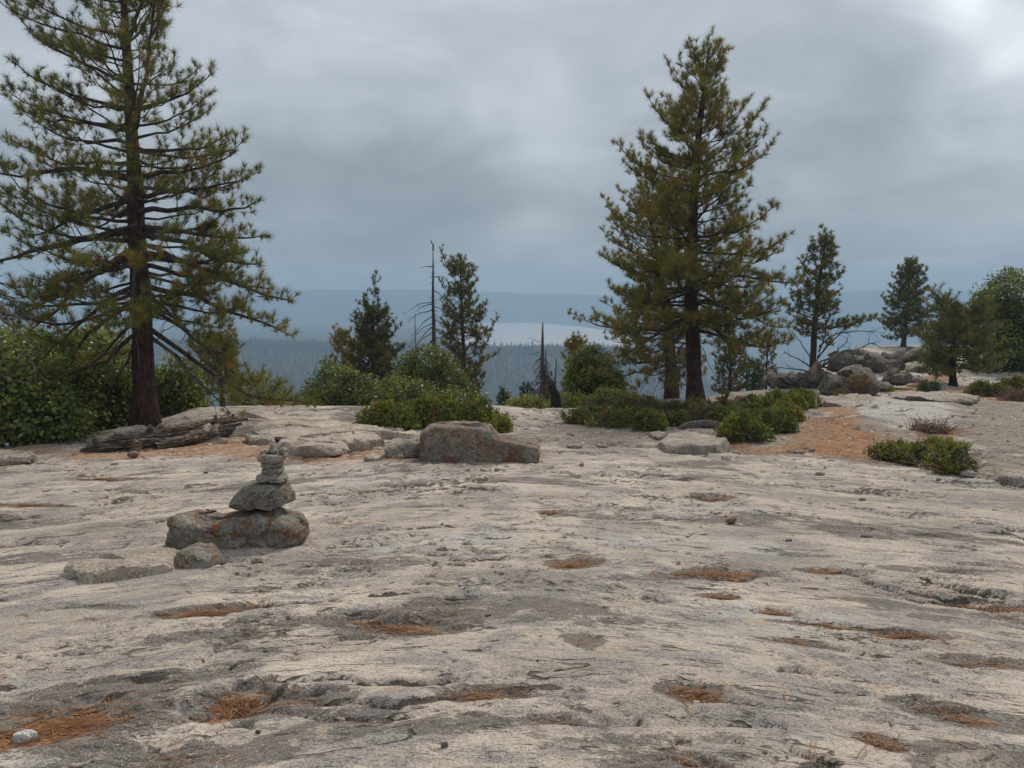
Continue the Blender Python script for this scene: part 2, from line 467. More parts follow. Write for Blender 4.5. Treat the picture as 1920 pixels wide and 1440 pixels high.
M_STRAW = foliage_mat('fallen_needles', [(0, (0.111, 0.041, 0.019)), (.5, (0.230, 0.104, 0.042)), (1, (0.357, 0.198, 0.089))], rough=.6, trans=.1)

def wood_mat(name, c0, c1, c2, scale=(30, 30, 3), bump=.6, dist=.02, detail=5):
    m, nt, b = new_mat(name)
    t = nd(nt, 'ShaderNodeTexCoord')
    n = noise(nt, mapping(nt, t.outputs['Object'], scale), 1.0, detail, .6, .6)
    n2 = noise(nt, t.outputs['Object'], 4.0, 3)
    c = ramp(nt, n, [(.32, c0), (.5, c1), (.68, c2)])
    c = mixc(nt, mrange(nt, n2, .35, .7), c, mixc(nt, 1.0, c, (.72, .70, .70), 'MULTIPLY'))
    nt.links.new(c, b.inputs['Base Color'])
    bp = nd(nt, 'ShaderNodeBump'); bp.inputs['Strength'].default_value = bump; bp.inputs['Distance'].default_value = dist
    nt.links.new(n, bp.inputs['Height']); nt.links.new(bp.outputs[0], b.inputs['Normal'])
    return m
M_BARK = wood_mat('red_bark', (0.021, 0.011, 0.009), (0.063, 0.031, 0.022), (0.114, 0.066, 0.049), (26, 26, 7), 1.0, .03)
M_BARK_D = wood_mat('dark_bark', (.025, .018, .014), (.062, .044, .034), (.12, .095, .075), (22, 22, 6), .9, .02)
M_BARK_PALE = wood_mat('bare_wood', (.14, .08, .05), (.36, .24, .17), (.46, .35, .27), (22, 22, 6), .7, .02)
M_DEAD = wood_mat('dead_grey_wood', (0.044, 0.035, 0.030), (0.112, 0.094, 0.084), (0.216, 0.187, 0.167), (40, 40, 5), .6, .01)
M_DRIFT = wood_mat('weathered_log_wood', (.022, .016, .012), (.115, .085, .064), (.28, .225, .175), (12, 12, 12), .5, .01)
M_TWIG = wood_mat('shrub_twig', (.09, .05, .04), (.20, .13, .11), (.34, .28, .25), (30, 30, 10), .3, .01)
M_CHAR = wood_mat('charred_wood', (.008, .007, .006), (.022, .018, .015), (.05, .04, .035), (25, 25, 8), .8, .02)

def rock_mat(name, ca, cb, cc, lichen=0.0, rust=(.17, .062, .020), scale=1.0, yellow=0.15, dark=.5):
    m, nt, b = new_mat(name)
    t = nd(nt, 'ShaderNodeTexCoord'); geo = nd(nt, 'ShaderNodeNewGeometry')
    oi = nd(nt, 'ShaderNodeObjectInfo')
    va = nd(nt, 'ShaderNodeVectorMath', operation='MULTIPLY_ADD')
    nt.links.new(oi.outputs['Random'], va.inputs[0]); va.inputs[1].default_value = (37, 53, 29); nt.links.new(t.outputs['Object'], va.inputs[2])
    o = va.outputs[0]
    n1 = noise(nt, o, 3.2 * scale, 6, .6, .3)
    c = ramp(nt, n1, [(.30, ca), (.5, cb), (.68, cc)])
    sp = noise(nt, o, 62 * scale, 3, .75)
    c = mixc(nt, mrange(nt, sp, .56, .66), c, mixc(nt, 1.0, c, (1.45, 1.43, 1.40), 'MULTIPLY'))
    c = mixc(nt, mrange(nt, sp, .46, .36), c, mixc(nt, 1.0, c, (.38, .37, .36), 'MULTIPLY'))
    sp2 = noise(nt, o, 22 * scale, 5, .72)
    c = mixc(nt, mrange(nt, sp2, .52, .62, 0, dark), c, (.035, .033, .031))
    if lichen > 0:
        l1 = noise(nt, mapping(nt, o, loc=(3, 7, 1)), 6.5 * scale, 6, .66, .4)
        l2 = noise(nt, mapping(nt, o, loc=(8, 2, 5)), 34 * scale, 4, .7)
        f = mrange(nt, mth(nt, 'MULTIPLY_ADD', l2, 1.0, l1), 1.18 - .15 * lichen, 1.25 - .15 * lichen)
        c = mixc(nt, mth(nt, 'MULTIPLY', f, .88), c, mixc(nt, l2, (rust[0] * .35, rust[1] * .35, rust[2] * .4), (rust[0] * 1.7, rust[1] * 1.7, rust[2] * 1.6)))
        l3 = noise(nt, mapping(nt, o, loc=(1, 9, 12)), 9 * scale, 6, .65)
        c = mixc(nt, mrange(nt, l3, .58, .66, 0, yellow * 3), c, (.20, .155, .07))
        l4 = noise(nt, mapping(nt, o, loc=(11, 4, 2)), 12 * scale, 6, .65)
        c = mixc(nt, mrange(nt, l4, .58, .64, 0, .7), c, (.30, .31, .285))
    nt.links.new(c, b.inputs['Base Color'])
    hb = mth(nt, 'ADD', mth(nt, 'MULTIPLY', noise(nt, o, 14 * scale, 8, .65), 1.0), mth(nt, 'MULTIPLY', sp, .25))
    bp = nd(nt, 'ShaderNodeBump'); bp.inputs['Strength'].default_value = 1.0; bp.inputs['Distance'].default_value = .04 / scale
    nt.links.new(hb, bp.inputs['Height']); nt.links.new(bp.outputs[0], b.inputs['Normal'])
    return m
M_ROCK_L = rock_mat('lichen_granite', (0.132, 0.117, 0.097), (0.220, 0.199, 0.166), (0.330, 0.296, 0.248), 1.15)
M_ROCK_L2 = rock_mat('sparse_lichen_granite', (0.143, 0.131, 0.109), (0.237, 0.214, 0.179), (0.341, 0.306, 0.258), .6, yellow=.08)
M_ROCK = rock_mat('grey_granite', (0.229, 0.196, 0.163), (0.355, 0.302, 0.251), (0.481, 0.409, 0.335), 0)
M_ROCK_P = rock_mat('pale_granite', (0.298, 0.249, 0.202), (0.458, 0.381, 0.310), (0.596, 0.498, 0.403), 0, scale=.8, dark=.35)
M_ROCK_D = rock_mat('dark_weathered_granite', (0.081, 0.071, 0.059), (0.153, 0.134, 0.109), (0.244, 0.209, 0.170), .2, scale=.5)
M_STONE = rock_mat('cairn_stone', (0.173, 0.152, 0.126), (0.275, 0.242, 0.198), (0.386, 0.338, 0.276), .1, scale=1.6)
M_QUARTZ = rock_mat('white_stone', (.40, .385, .36), (.54, .52, .49), (.66, .64, .60), 0, scale=2, dark=.3)

# ------------------------------------------------------------------ ground sheet
def ground_material():
    m, nt, b = new_mat('granite_slab_ground')
    fl = nd(nt, 'ShaderNodeAttribute', attribute_name='flow').outputs['Vector']
    lit = nd(nt, 'ShaderNodeAttribute', attribute_name='litter').outputs['Fac']
    soil = nd(nt, 'ShaderNodeAttribute', attribute_name='soil').outputs['Fac']
    stain = nd(nt, 'ShaderNodeAttribute', attribute_name='stain').outputs['Fac']
    pale = nd(nt, 'ShaderNodeAttribute', attribute_name='pale').outputs['Fac']
    tc = nd(nt, 'ShaderNodeTexCoord'); ob = tc.outputs['Object']
    st = mapping(nt, fl, (1, 2.1, 1))
    big = noise(nt, mapping(nt, fl, (1, 1.5, 1)), .75, 4, .6, .4)
    med = noise(nt, st, 2.1, 5, .62, .3)
    med2 = noise(nt, mapping(nt, st, loc=(5, 3, 8)), 4.4, 5, .65, .4)
    fine = noise(nt, mapping(nt, fl, (1, 1.6, 1), loc=(2, 9, 1)), 17, 4, .68)
    c = ramp(nt, big, [(.30, (0.278, 0.238, 0.206)), (.46, (0.471, 0.397, 0.332)), (.60, (0.623, 0.524, 0.429)), (.74, (0.707, 0.622, 0.503))])
    c = mixc(nt, mrange(nt, med, .47, .58, 0, .78), c, (0.308, 0.277, 0.261))      # grey-violet weathering
    c = mixc(nt, mrange(nt, med2, .55, .68, 0, .75), c, (0.612, 0.524, 0.426))       # cream
    c = mixc(nt, mrange(nt, noise(nt, mapping(nt, fl, (1, 1.4, 1), loc=(31, 7, 2)), 2.8, 4, .65), .585, .69, 0, .55), c, (0.541, 0.397, 0.266))   # ochre
    c = mixc(nt, mth(nt, 'MULTIPLY', pale, .8), c, (.50, .475, .435))
    # dark lichen and damp mineral film
    gr_ = noise(nt, mapping(nt, fl, (1, 1.5, 1), loc=(3, 3, 9)), 38, 4, .75)
    sb = mth(nt, 'ADD', mth(nt, 'MULTIPLY_ADD', mth(nt, 'SUBTRACT', med2, .5), 1.3, stain), mth(nt, 'MULTIPLY', mth(nt, 'SUBTRACT', gr_, .5), .75))
    c = mixc(nt, mrange(nt, sb, .52, .66, 0, .80), c, (0.139, 0.118, 0.102))
    # crystals
    sp = noise(nt, ob, 150, 2, .6)
    sp2 = noise(nt, mapping(nt, ob, (1, 1.2, 1), loc=(4, 4, 4)), 52, 3, .7)
    grey = mrange(nt, med, .42, .62)
    c = mixc(nt, mrange(nt, sp, .58, .70, 0, .55), c, (0.686, 0.700, 0.612))
    c = mixc(nt, mrange(nt, sp, .43, .34, 0, .85), c, mixc(nt, 1.0, c, (.30, .29, .29), 'MULTIPLY'))
    c = mixc(nt, mth(nt, 'MULTIPLY', mrange(nt, sp2, .535, .63), mth(nt, 'MULTIPLY_ADD', grey, .45, .30)), c, (.115, .108, .103))
    c = mixc(nt, mrange(nt, fine, .60, .70, 0, .5), c, (0.176, 0.156, 0.136))
    c = mixc(nt, mrange(nt, fine, .38, .30, 0, .35), c, (0.659, 0.576, 0.476))
    # grit and soil
    so = mth(nt, 'MULTIPLY_ADD', mth(nt, 'SUBTRACT', med, .5), 1.3, soil)
    sc_ = ramp(nt, noise(nt, ob, 22, 4, .7), [(.35, (.12, .098, .078)), (.5, (.235, .192, .152)), (.66, (.37, .315, .26))])
    c = mixc(nt, mrange(nt, so, .42, .75, 0, .78), c, sc_)
    # needle duff
    lf = mth(nt, 'MULTIPLY_ADD', mth(nt, 'SUBTRACT', noise(nt, mapping(nt, fl, (1, 2, 1)), 9, 4, .7), .5), 1.6, lit)
    lc = ramp(nt, noise(nt, mapping(nt, fl, (1, 1.8, 1), loc=(1, 1, 1)), 34, 3, .7), [(.33, (0.120, 0.055, 0.027)), (.5, (0.342, 0.171, 0.080)), (.66, (0.516, 0.325, 0.175))])
    c = mixc(nt, mrange(nt, lf, .40, .72, 0, .92), c, lc)
    nt.links.new(c, b.inputs['Base Color'])
    # hairline cracks filled with dark grit; flake edges with shade painted in
    cn = noise(nt, mapping(nt, fl, (.6, 2.6, 1), loc=(17, 3, 0)), 1.15, 5, .5, .15)
    cmk = mrange(nt, noise(nt, mapping(nt, fl, (1, 1.6, 1), loc=(2, 14, 0)), 1.4, 3, .5), .50, .60)
    ck = mth(nt, 'MULTIPLY', mrange(nt, mth(nt, 'ABSOLUTE', mth(nt, 'SUBTRACT', cn, .5)), .0015, .010, 1, 0), cmk)
    cn2 = noise(nt, mapping(nt, fl, (.5, 3.0, 1), loc=(41, 13, 0)), 3.0, 5, .52, .1)
    cmk2 = mrange(nt, noise(nt, mapping(nt, fl, (1, 1.6, 1), loc=(6, 1, 0)), 2.6, 3, .5), .53, .62)
    ck2 = mth(nt, 'MULTIPLY', mrange(nt, mth(nt, 'ABSOLUTE', mth(nt, 'SUBTRACT', cn2, .5)), .004, .015, 1, 0), cmk2)
    # short lens-shaped chips and pits along the sheeting
    dn = noise(nt, mapping(nt, fl, (2.4, 9.5, 1), loc=(5, 21, 0)), 1.6, 4, .55, .2)
    dm = mrange(nt, noise(nt, mapping(nt, fl, (1, 1.5, 1), loc=(12, 4, 0)), .9, 3, .5), .38, .62)
    dash = mth(nt, 'MULTIPLY', mrange(nt, dn, .645, .668), dm)
    dn3 = noise(nt, mapping(nt, fl, (2.0, 7, 1), loc=(15, 2, 0)), 5.0, 3, .55, .2)
    dash = mth(nt, 'MAXIMUM', dash, mth(nt, 'MULTIPLY', mrange(nt, dn3, .66, .69), mth(nt, 'MULTIPLY_ADD', dm, .7, .2)))
    cka = mth(nt, 'MAXIMUM', mth(nt, 'MAXIMUM', ck, ck2), dash)
    c = mixc(nt, mth(nt, 'MULTIPLY', cka, .85), c, (.075, .060, .048))
    shade_grit = nd(nt, 'ShaderNodeAttribute', attribute_name='shade_grit').outputs['Fac']
    gg = mth(nt, 'MULTIPLY_ADD', mth(nt, 'SUBTRACT', fine, .5), 1.6, shade_grit)
    c = mixc(nt, mrange(nt, gg, .45, .70, 0, .85), c, (.068, .054, .043))  # painted shade line under the ledge edges, plus dark dirt in the cracks
    nt.links.new(c, b.inputs['Base Color'])
    fln = mth(nt, 'MULTIPLY', noise(nt, mapping(nt, fl, (.7, 2.6, 1), loc=(9, 9, 3)), 2.4, 5, .55, .15), 11)
    fk = mth(nt, 'ADD', mth(nt, 'FLOOR', fln), mrange(nt, mth(nt, 'FRACT', fln), .80, .97))
    h = mth(nt, 'ADD', mth(nt, 'MULTIPLY', fk, .32), mth(nt, 'MULTIPLY', cka, -1.0))
    h = mth(nt, 'ADD', h, mth(nt, 'MULTIPLY', noise(nt, mapping(nt, fl, (1, 1.7, 1)), 11, 6, .68), 1.3))
    h = mth(nt, 'ADD', h, mth(nt, 'ADD', mth(nt, 'MULTIPLY', sp, .12), mth(nt, 'MULTIPLY', sp2, .55)))
    bp = nd(nt, 'ShaderNodeBump'); bp.inputs['Strength'].default_value = 1.0; bp.inputs['Distance'].default_value = .022
    nt.links.new(h, bp.inputs['Height']); nt.links.new(bp.outputs[0], b.inputs['Normal'])
    b.inputs['Roughness'].default_value = .93
    return m
M_GROUND = ground_material()

def build_ground():
    y = 1.5; rows = list(np.linspace(-8, 1.5, 30))
    while y < 62:
        y += min(.30, max(.0115, .0030 * y * max(1.0, y / 5.0)))
        rows.append(y)
    yy = np.array(rows)
    t = np.linspace(-1, 1, 551); t = np.sign(t) * (np.abs(t) * .80 + .20 * np.abs(t) ** 4)
    xs = (np.maximum(yy, 1.5)[:, None] * .86 + 1.6) * t[None, :] * 1.12
    Yg = np.repeat(yy[:, None], len(t), 1)
    x = xs.ravel(); y = Yg.ravel()
    dz, lit, crack, edge, n1, m = detail(x, y, True)
    z = base(x, y) + dz
    nz = fb2(x * 1.3, y * 1.3 + 9, 5, .55)
    L = lit.copy()
    for ip, p in enumerate(LITTER):
        d = sdpoly(x, y, p) + nz * .8
        L = np.maximum(L, (.66 if ip == 0 else .82) * (1 - sst(-.45, .45, d)))
    S = np.zeros_like(x)
    for p in SOIL:
        d = sdpoly(x, y, p) + nz * .9
        S = np.maximum(S, .85 * (1 - sst(-.4, .5, d)))
    # beyond the crest everything is duff and soil
    a = x / np.maximum(y, 2)
    over = y - np.interp(a, CA, CY)
    L = np.maximum(L, sst(.6, 2.5, over) * .9)
    w = flow(x, y)
    # dark film follows the floors of the shallow basins and old flake scars
    ST = sst(-.06, .36, fb2(x * .55 + 2.2, w * 1.5 + 7.7, 4)) * .70
    for (bx, by, rx, ry, rot, dep, li) in BASINS:
        dx, dy = x - bx, y - by; ca, sa = math.cos(rot), math.sin(rot)
        r = np.sqrt(((ca * dx + sa * dy) / (rx * 1.25)) ** 2 + ((-sa * dx + ca * dy) / (ry * 1.3)) ** 2) + .5 * nz
        ST = np.maximum(ST, (1 - sst(.6, 1.2, r)) * .76)
    ST = np.clip(ST, 0, 1)
    PA = sst(.12, .45, fb2(x * .35 + 12, w * .9 + 5, 4)) * sst(.0, .3, fb2(x * 2 + 1, w * 4, 3) + .2)
    pslab = sdpoly(x, y, gpoly([(1555, 775), (1600, 752), (1700, 745), (1800, 752), (1790, 775), (1730, 790), (1600, 800)]))
    PA = np.maximum(PA, (1 - sst(-.3, .4, pslab + nz)))
    z = z + .10 * (1 - sst(-.4, .3, pslab + nz * .6))
    # loose duff is a little higher and softer than the bare rock
    z = z + L * .012 * fb2(x * 9 + 3, y * 9, 3) * sst(8, 10, y)
    n0, n1_ = len(yy), len(t)
    i = np.arange(n0 - 1)[:, None] * n1_; j = np.arange(n1_ - 1)[None, :]
    q = np.stack([i + j, i + j + 1, i + n1_ + j + 1, i + n1_ + j], -1).reshape(-1, 4)
    me = make_mesh('ground', np.stack([x, y, z], 1), q, None,
                   {'litter': ('POINT', L), 'soil': ('POINT', S), 'stain': ('POINT', ST), 'pale': ('POINT', PA), 'shade_grit': ('POINT', np.clip(np.maximum(edge, crack) * (.75 + .9 * nz), 0, 1)), 'flow': ('POINT', np.stack([x, w, z], 1))}, True)
    o = link('ground', me, M_GROUND)
    tag(o, 'weathered granite slab covering the foreground and the ridge top', 'rock slab', kind='structure')
    print('ground verts', len(x), 'rows', n0)
    return o
build_ground()

# ------------------------------------------------------------------ far country: valley, wooded ridge, lake, mountains
LAKE_Z = -50.0
def far_z(x, y):
    a = x / y
    near = base(x, y)
    fall = -0.50 * (y - 34.0) + 6 * fb2(x / 90, y / 90, 3) - 1.0
    near = np.where(y < 70, near, np.minimum(near, fall))
    floor = -150 + 14 * fb2(x / 300 + 3, y / 300, 3)
    z = np.maximum(np.where(y < 70, near - .35, near), floor)
    yr = 880 + 120 * a
    top = np.interp(a, [-1.3, -.4, -.3, -.22, -.12, -.03, .1, .2, .26, .33, 1.3], [-38, -41, -42, -44, -47, -49, -50, -56, -100, -135, -140]) + 2.5 * fb2(x / 120 + 8, y / 400, 3)
    up = sst(330, 900, y - 120 * a)
    ridge = floor + (top - floor) * up
    z = np.where(y > 300, np.maximum(z, ridge), z)
    back = sst(0, 300, y - yr - 20)
    z = np.where(y > yr + 20, ridge + (np.minimum(ridge, LAKE_Z - 1.2) - ridge) * back, z)
    mt = np.interp(a, [-1.3, -.6, -.3, -.1, .0, .1, .25, .38, .43, .48, .54, .6, .75, 1.3],
                   [58, 64, 68, 66, 56, 50, 40, 38, 58, 68, 56, 62, 62, 56]) + 12 * fb2(x / 420, y / 500, 4)
    sh = 2480 + 120 * fb2(x / 500 + 5, y * 0 + 3.3, 3)
    z = np.where(y > sh - 40, z + (mt - z) * sst(0, 620, y - sh + 40), z)
    return z
M_FOREST = foliage_mat('distant_forest', [(0, (.006, .012, .009)), (.5, (.012, .022, .014)), (1, (.022, .032, .02))], trans=0)
def far_mat():
    m, nt, b = new_mat('forested_slope')
    t = nd(nt, 'ShaderNodeTexCoord')
    n = noise(nt, t.outputs['Object'], .05, 6, .65)
    nt.links.new(ramp(nt, n, [(.35, (.009, .014, .010)), (.6, (.02, .028, .018)), (.75, (.04, .045, .032))]), b.inputs['Base Color'])
    return m
def build_far():
    yy = np.concatenate([np.geomspace(48, 300, 40, endpoint=False), np.linspace(300, 1250, 90, endpoint=False), np.linspace(1250, 3300, 60)])
    t = np.linspace(-1.25, 1.25, 201)
    x = (yy[:, None] * t[None, :]).ravel(); y = np.repeat(yy[:, None], len(t), 1).ravel()
    z = far_z(x, y)
    n1 = len(t); i = np.arange(len(yy) - 1)[:, None] * n1; j = np.arange(n1 - 1)[None, :]
    q = np.stack([i + j, i + j + 1, i + n1 + j + 1, i + n1 + j], -1).reshape(-1, 4)
    o = link('valley', make_mesh('valley', np.stack([x, y, z], 1), q, None, None, True), far_mat())
    tag(o, 'hazy blue wooded valley and mountains far behind the pines', 'mountains', kind='structure')
    # lake
    m, nt, b = new_mat('lake_water')
    b.inputs['Base Color'].default_value = (.27, .275, .28, 1); b.inputs['Roughness'].default_value = .6; b.inputs['Specular IOR Level'].default_value = .8
    tcx = nd(nt, 'ShaderNodeTexCoord'); bp = nd(nt, 'ShaderNodeBump'); bp.inputs['Strength'].default_value = .5; bp.inputs['Distance'].default_value = 1.0
    nt.links.new(noise(nt, tcx.outputs['Object'], .12, 4), bp.inputs['Height']); nt.links.new(bp.outputs[0], b.inputs['Normal'])
    lk = []
    for (u, v) in [(850, 655), (862, 626), (885, 613), (905, 606), (960, 604), (1030, 607), (1095, 613), (1150, 622), (1200, 636), (1220, 655)]:
        d = ray(u, v); s_ = (LAKE_Z - EYE) / d[2]; lk.append((d[0] * s_, d[1] * s_, LAKE_Z))
    me = bpy.data.meshes.new('lake'); me.from_pydata(lk, [], [tuple(range(len(lk)))]); me.update()
    tag(link('lake', me, m), 'pale lake beyond the wooded ridge in the haze', 'lake', kind='structure')
    # the wood on the ridge: reads as one mass
    rng = np.random.default_rng(5)
    N = 13000
    a = rng.uniform(-.78, .40, N); y = np.concatenate([rng.uniform(420, 930, N * 6 // 10), rng.uniform(840, 930, N - N * 6 // 10)]) + 120 * a
    x = a * y; z = far_z(x, y)
    h = rng.uniform(4, 8.5, N) * np.where(rng.random(N) < .06, 1.5, 1.0); r = h * rng.uniform(.16, .24, N)
    cl = fb2(x / 40, y / 60, 3); keep = cl > -.42
    x, y, z, h, r = (q_[keep] for q_ in (x, y, z, h, r)); N = len(x)
    S = 5
    an = np.arange(S) * 2 * np.pi / S
    V = []; T = []
    per = 3 * (S + 1)
    vs = np.zeros((N, per, 3)); tris = []
    for k, (z0, z1, rk) in enumerate(((.08, .55, 1.0), (.35, .8, .72), (.62, 1.0, .42))):
        jit = rng.uniform(.7, 1.25, (N, S))
        vs[:, k * (S + 1):k * (S + 1) + S, 0] = x[:, None] + np.cos(an)[None] * r[:, None] * rk * jit
        vs[:, k * (S + 1):k * (S + 1) + S, 1] = y[:, None] + np.sin(an)[None] * r[:, None] * rk * jit
        vs[:, k * (S + 1):k * (S + 1) + S, 2] = (z + h * z0)[:, None]
        vs[:, k * (S + 1) + S] = np.stack([x, y, z + h * z1], 1)
        for s_ in range(S): tris.append((k * (S + 1) + s_, k * (S + 1) + (s_ + 1) % S, k * (S + 1) + S))
    tris = np.array(tris)[None] + (np.arange(N) * per)[:, None, None]
    tint = np.repeat(rng.uniform(0, 1, N), 3 * S)
    me = make_mesh('distant_forest', vs.reshape(-1, 3), None, tris.reshape(-1, 3), {'tint': ('FACE', tint)})
    tag(link('distant_forest', me, M_FOREST), 'dark conifer forest covering the far ridge across the valley', 'forest', kind='stuff')
build_far()

# ------------------------------------------------------------------ haze
def build_haze():
    x0, x1, y0, y1, z0, z1 = -4300, 4300, -600, 3400, -175, 108
    V = [(x, y, z) for z in (z0, z1) for y in (y0, y1) for x in (x0, x1)]
    q = [(0, 2, 3, 1), (4, 5, 7, 6), (0, 1, 5, 4), (2, 6, 7, 3), (0, 4, 6, 2), (1, 3, 7, 5)]
    m = bpy.data.materials.new('haze'); m.use_nodes = True
    nt = m.node_tree; nt.nodes.clear()
    o_ = nd(nt, 'ShaderNodeOutputMaterial'); v = nd(nt, 'ShaderNodeVolumePrincipled')
    v.inputs['Color'].default_value = (.50, .69, .88, 1)
    v.inputs['Density'].default_value = 0.00062
    v.inputs['Anisotropy'].default_value = 0.0
    nt.links.new(v.outputs[0], o_.inputs['Volume'])
    ob = link('haze', make_mesh('haze', V, q), m)
    tag(ob, 'pale blue haze filling the valley', 'haze', kind='stuff')
build_haze()

# ------------------------------------------------------------------ plants: generators
ZUP = np.array([0, 0, 1.0])
def bend(p0, p1, sag, n, rng, wob=.03, upturn=0.0):
    f = np.linspace(0, 1, n)[:, None]
    L = np.linalg.norm(p1 - p0)
    p = p0 + (p1 - p0) * f
    p[:, 2] += (sag * 4 * f * (1 - f))[:, 0] * L
    p[:, 2] += upturn * L * (np.maximum(0, f[:, 0] - .6) / .4) ** 2
    w = np.cumsum(rng.normal(0, wob * L / math.sqrt(n), (n, 3)), 0); w -= f * w[-1]; w[0] = 0
    return p + w

def along(pts, f):
    n = len(pts) - 1; s = min(max(f * n, 0), n - 1e-6); i = int(s); t = s - i
    return pts[i] * (1 - t) + pts[i + 1] * t, unit(pts[i + 1] - pts[i])

class Shoots:
    def __init__(s): s.c = []; s.d = []; s.t = []; s.a = []; s.b = []
    def add(s, c, d, t): s.c.append(c); s.d.append(d); s.t.append(t)

def grow_limb(pts, r0, rng, wood, sh, sp2=.17, sp3=.12, fmin=.25, len2=.40, tint=.4, brown=.10, sides=5, maxlen2=1.1, twig=(.07, .2)):
    L = float(np.sum(np.linalg.norm(np.diff(pts, axis=0), axis=1)))
    wood.tube(pts, np.linspace(r0, max(.006, r0 * .18), len(pts)), sides, rough=.15, seed=rng.uniform(0, 90))
    n2 = max(2, int(L * (1 - fmin) / sp2))
    side = 1
    for k in range(n2):
        f = fmin + (1 - fmin) * (k + rng.uniform(.1, .9)) / n2
        p, T = along(pts, f)
        lat = unit(np.cross(T, ZUP)) * side; side = -side
        l2 = min(maxlen2, max(.14, len2 * L * (1.08 - f))) * rng.uniform(.55, 1.1)
        d = unit(T * rng.uniform(.4, .9) + lat * rng.uniform(.35, .95) + ZUP * rng.uniform(-.45, .6))
        e = p + d * l2 + ZUP * l2 * rng.uniform(.05, .35)
        s2 = bend(p, e, -.06, 4, rng, .05)
        wood.tube(s2, np.linspace(max(.005, r0 * .32 * (1.1 - f)), .004, 4), 3, cap=False)
        tt = tint + rng.normal(0, .10)
        n3 = max(1, int(l2 / sp3))
        for j in range(n3):
            g = .30 + .70 * (j + rng.uniform(.2, 1)) / n3
            q, T2 = along(s2, min(g, 1))
            td = unit(T2 * .6 + unit(rng.normal(size=3)) * .75 + ZUP * .55)
            tl = rng.uniform(*twig)
            qe = q + td * tl
            sh.a.append(q); sh.b.append(qe)
            sh.add(qe, unit(td + ZUP * .25), .97 if rng.random() < brown * (1.4 - f) else tt + rng.normal(0, .07))
        sh.add(s2[-1], unit(s2[-1] - s2[-2] + ZUP * .3), tt + .06)
    sh.add(pts[-1], unit(pts[-1] - pts[-2] + ZUP * .3), tint + .06)

def interp3(prof, t, k):
    return float(np.interp(t, [p[0] for p in prof], [p[k] for p in prof]))

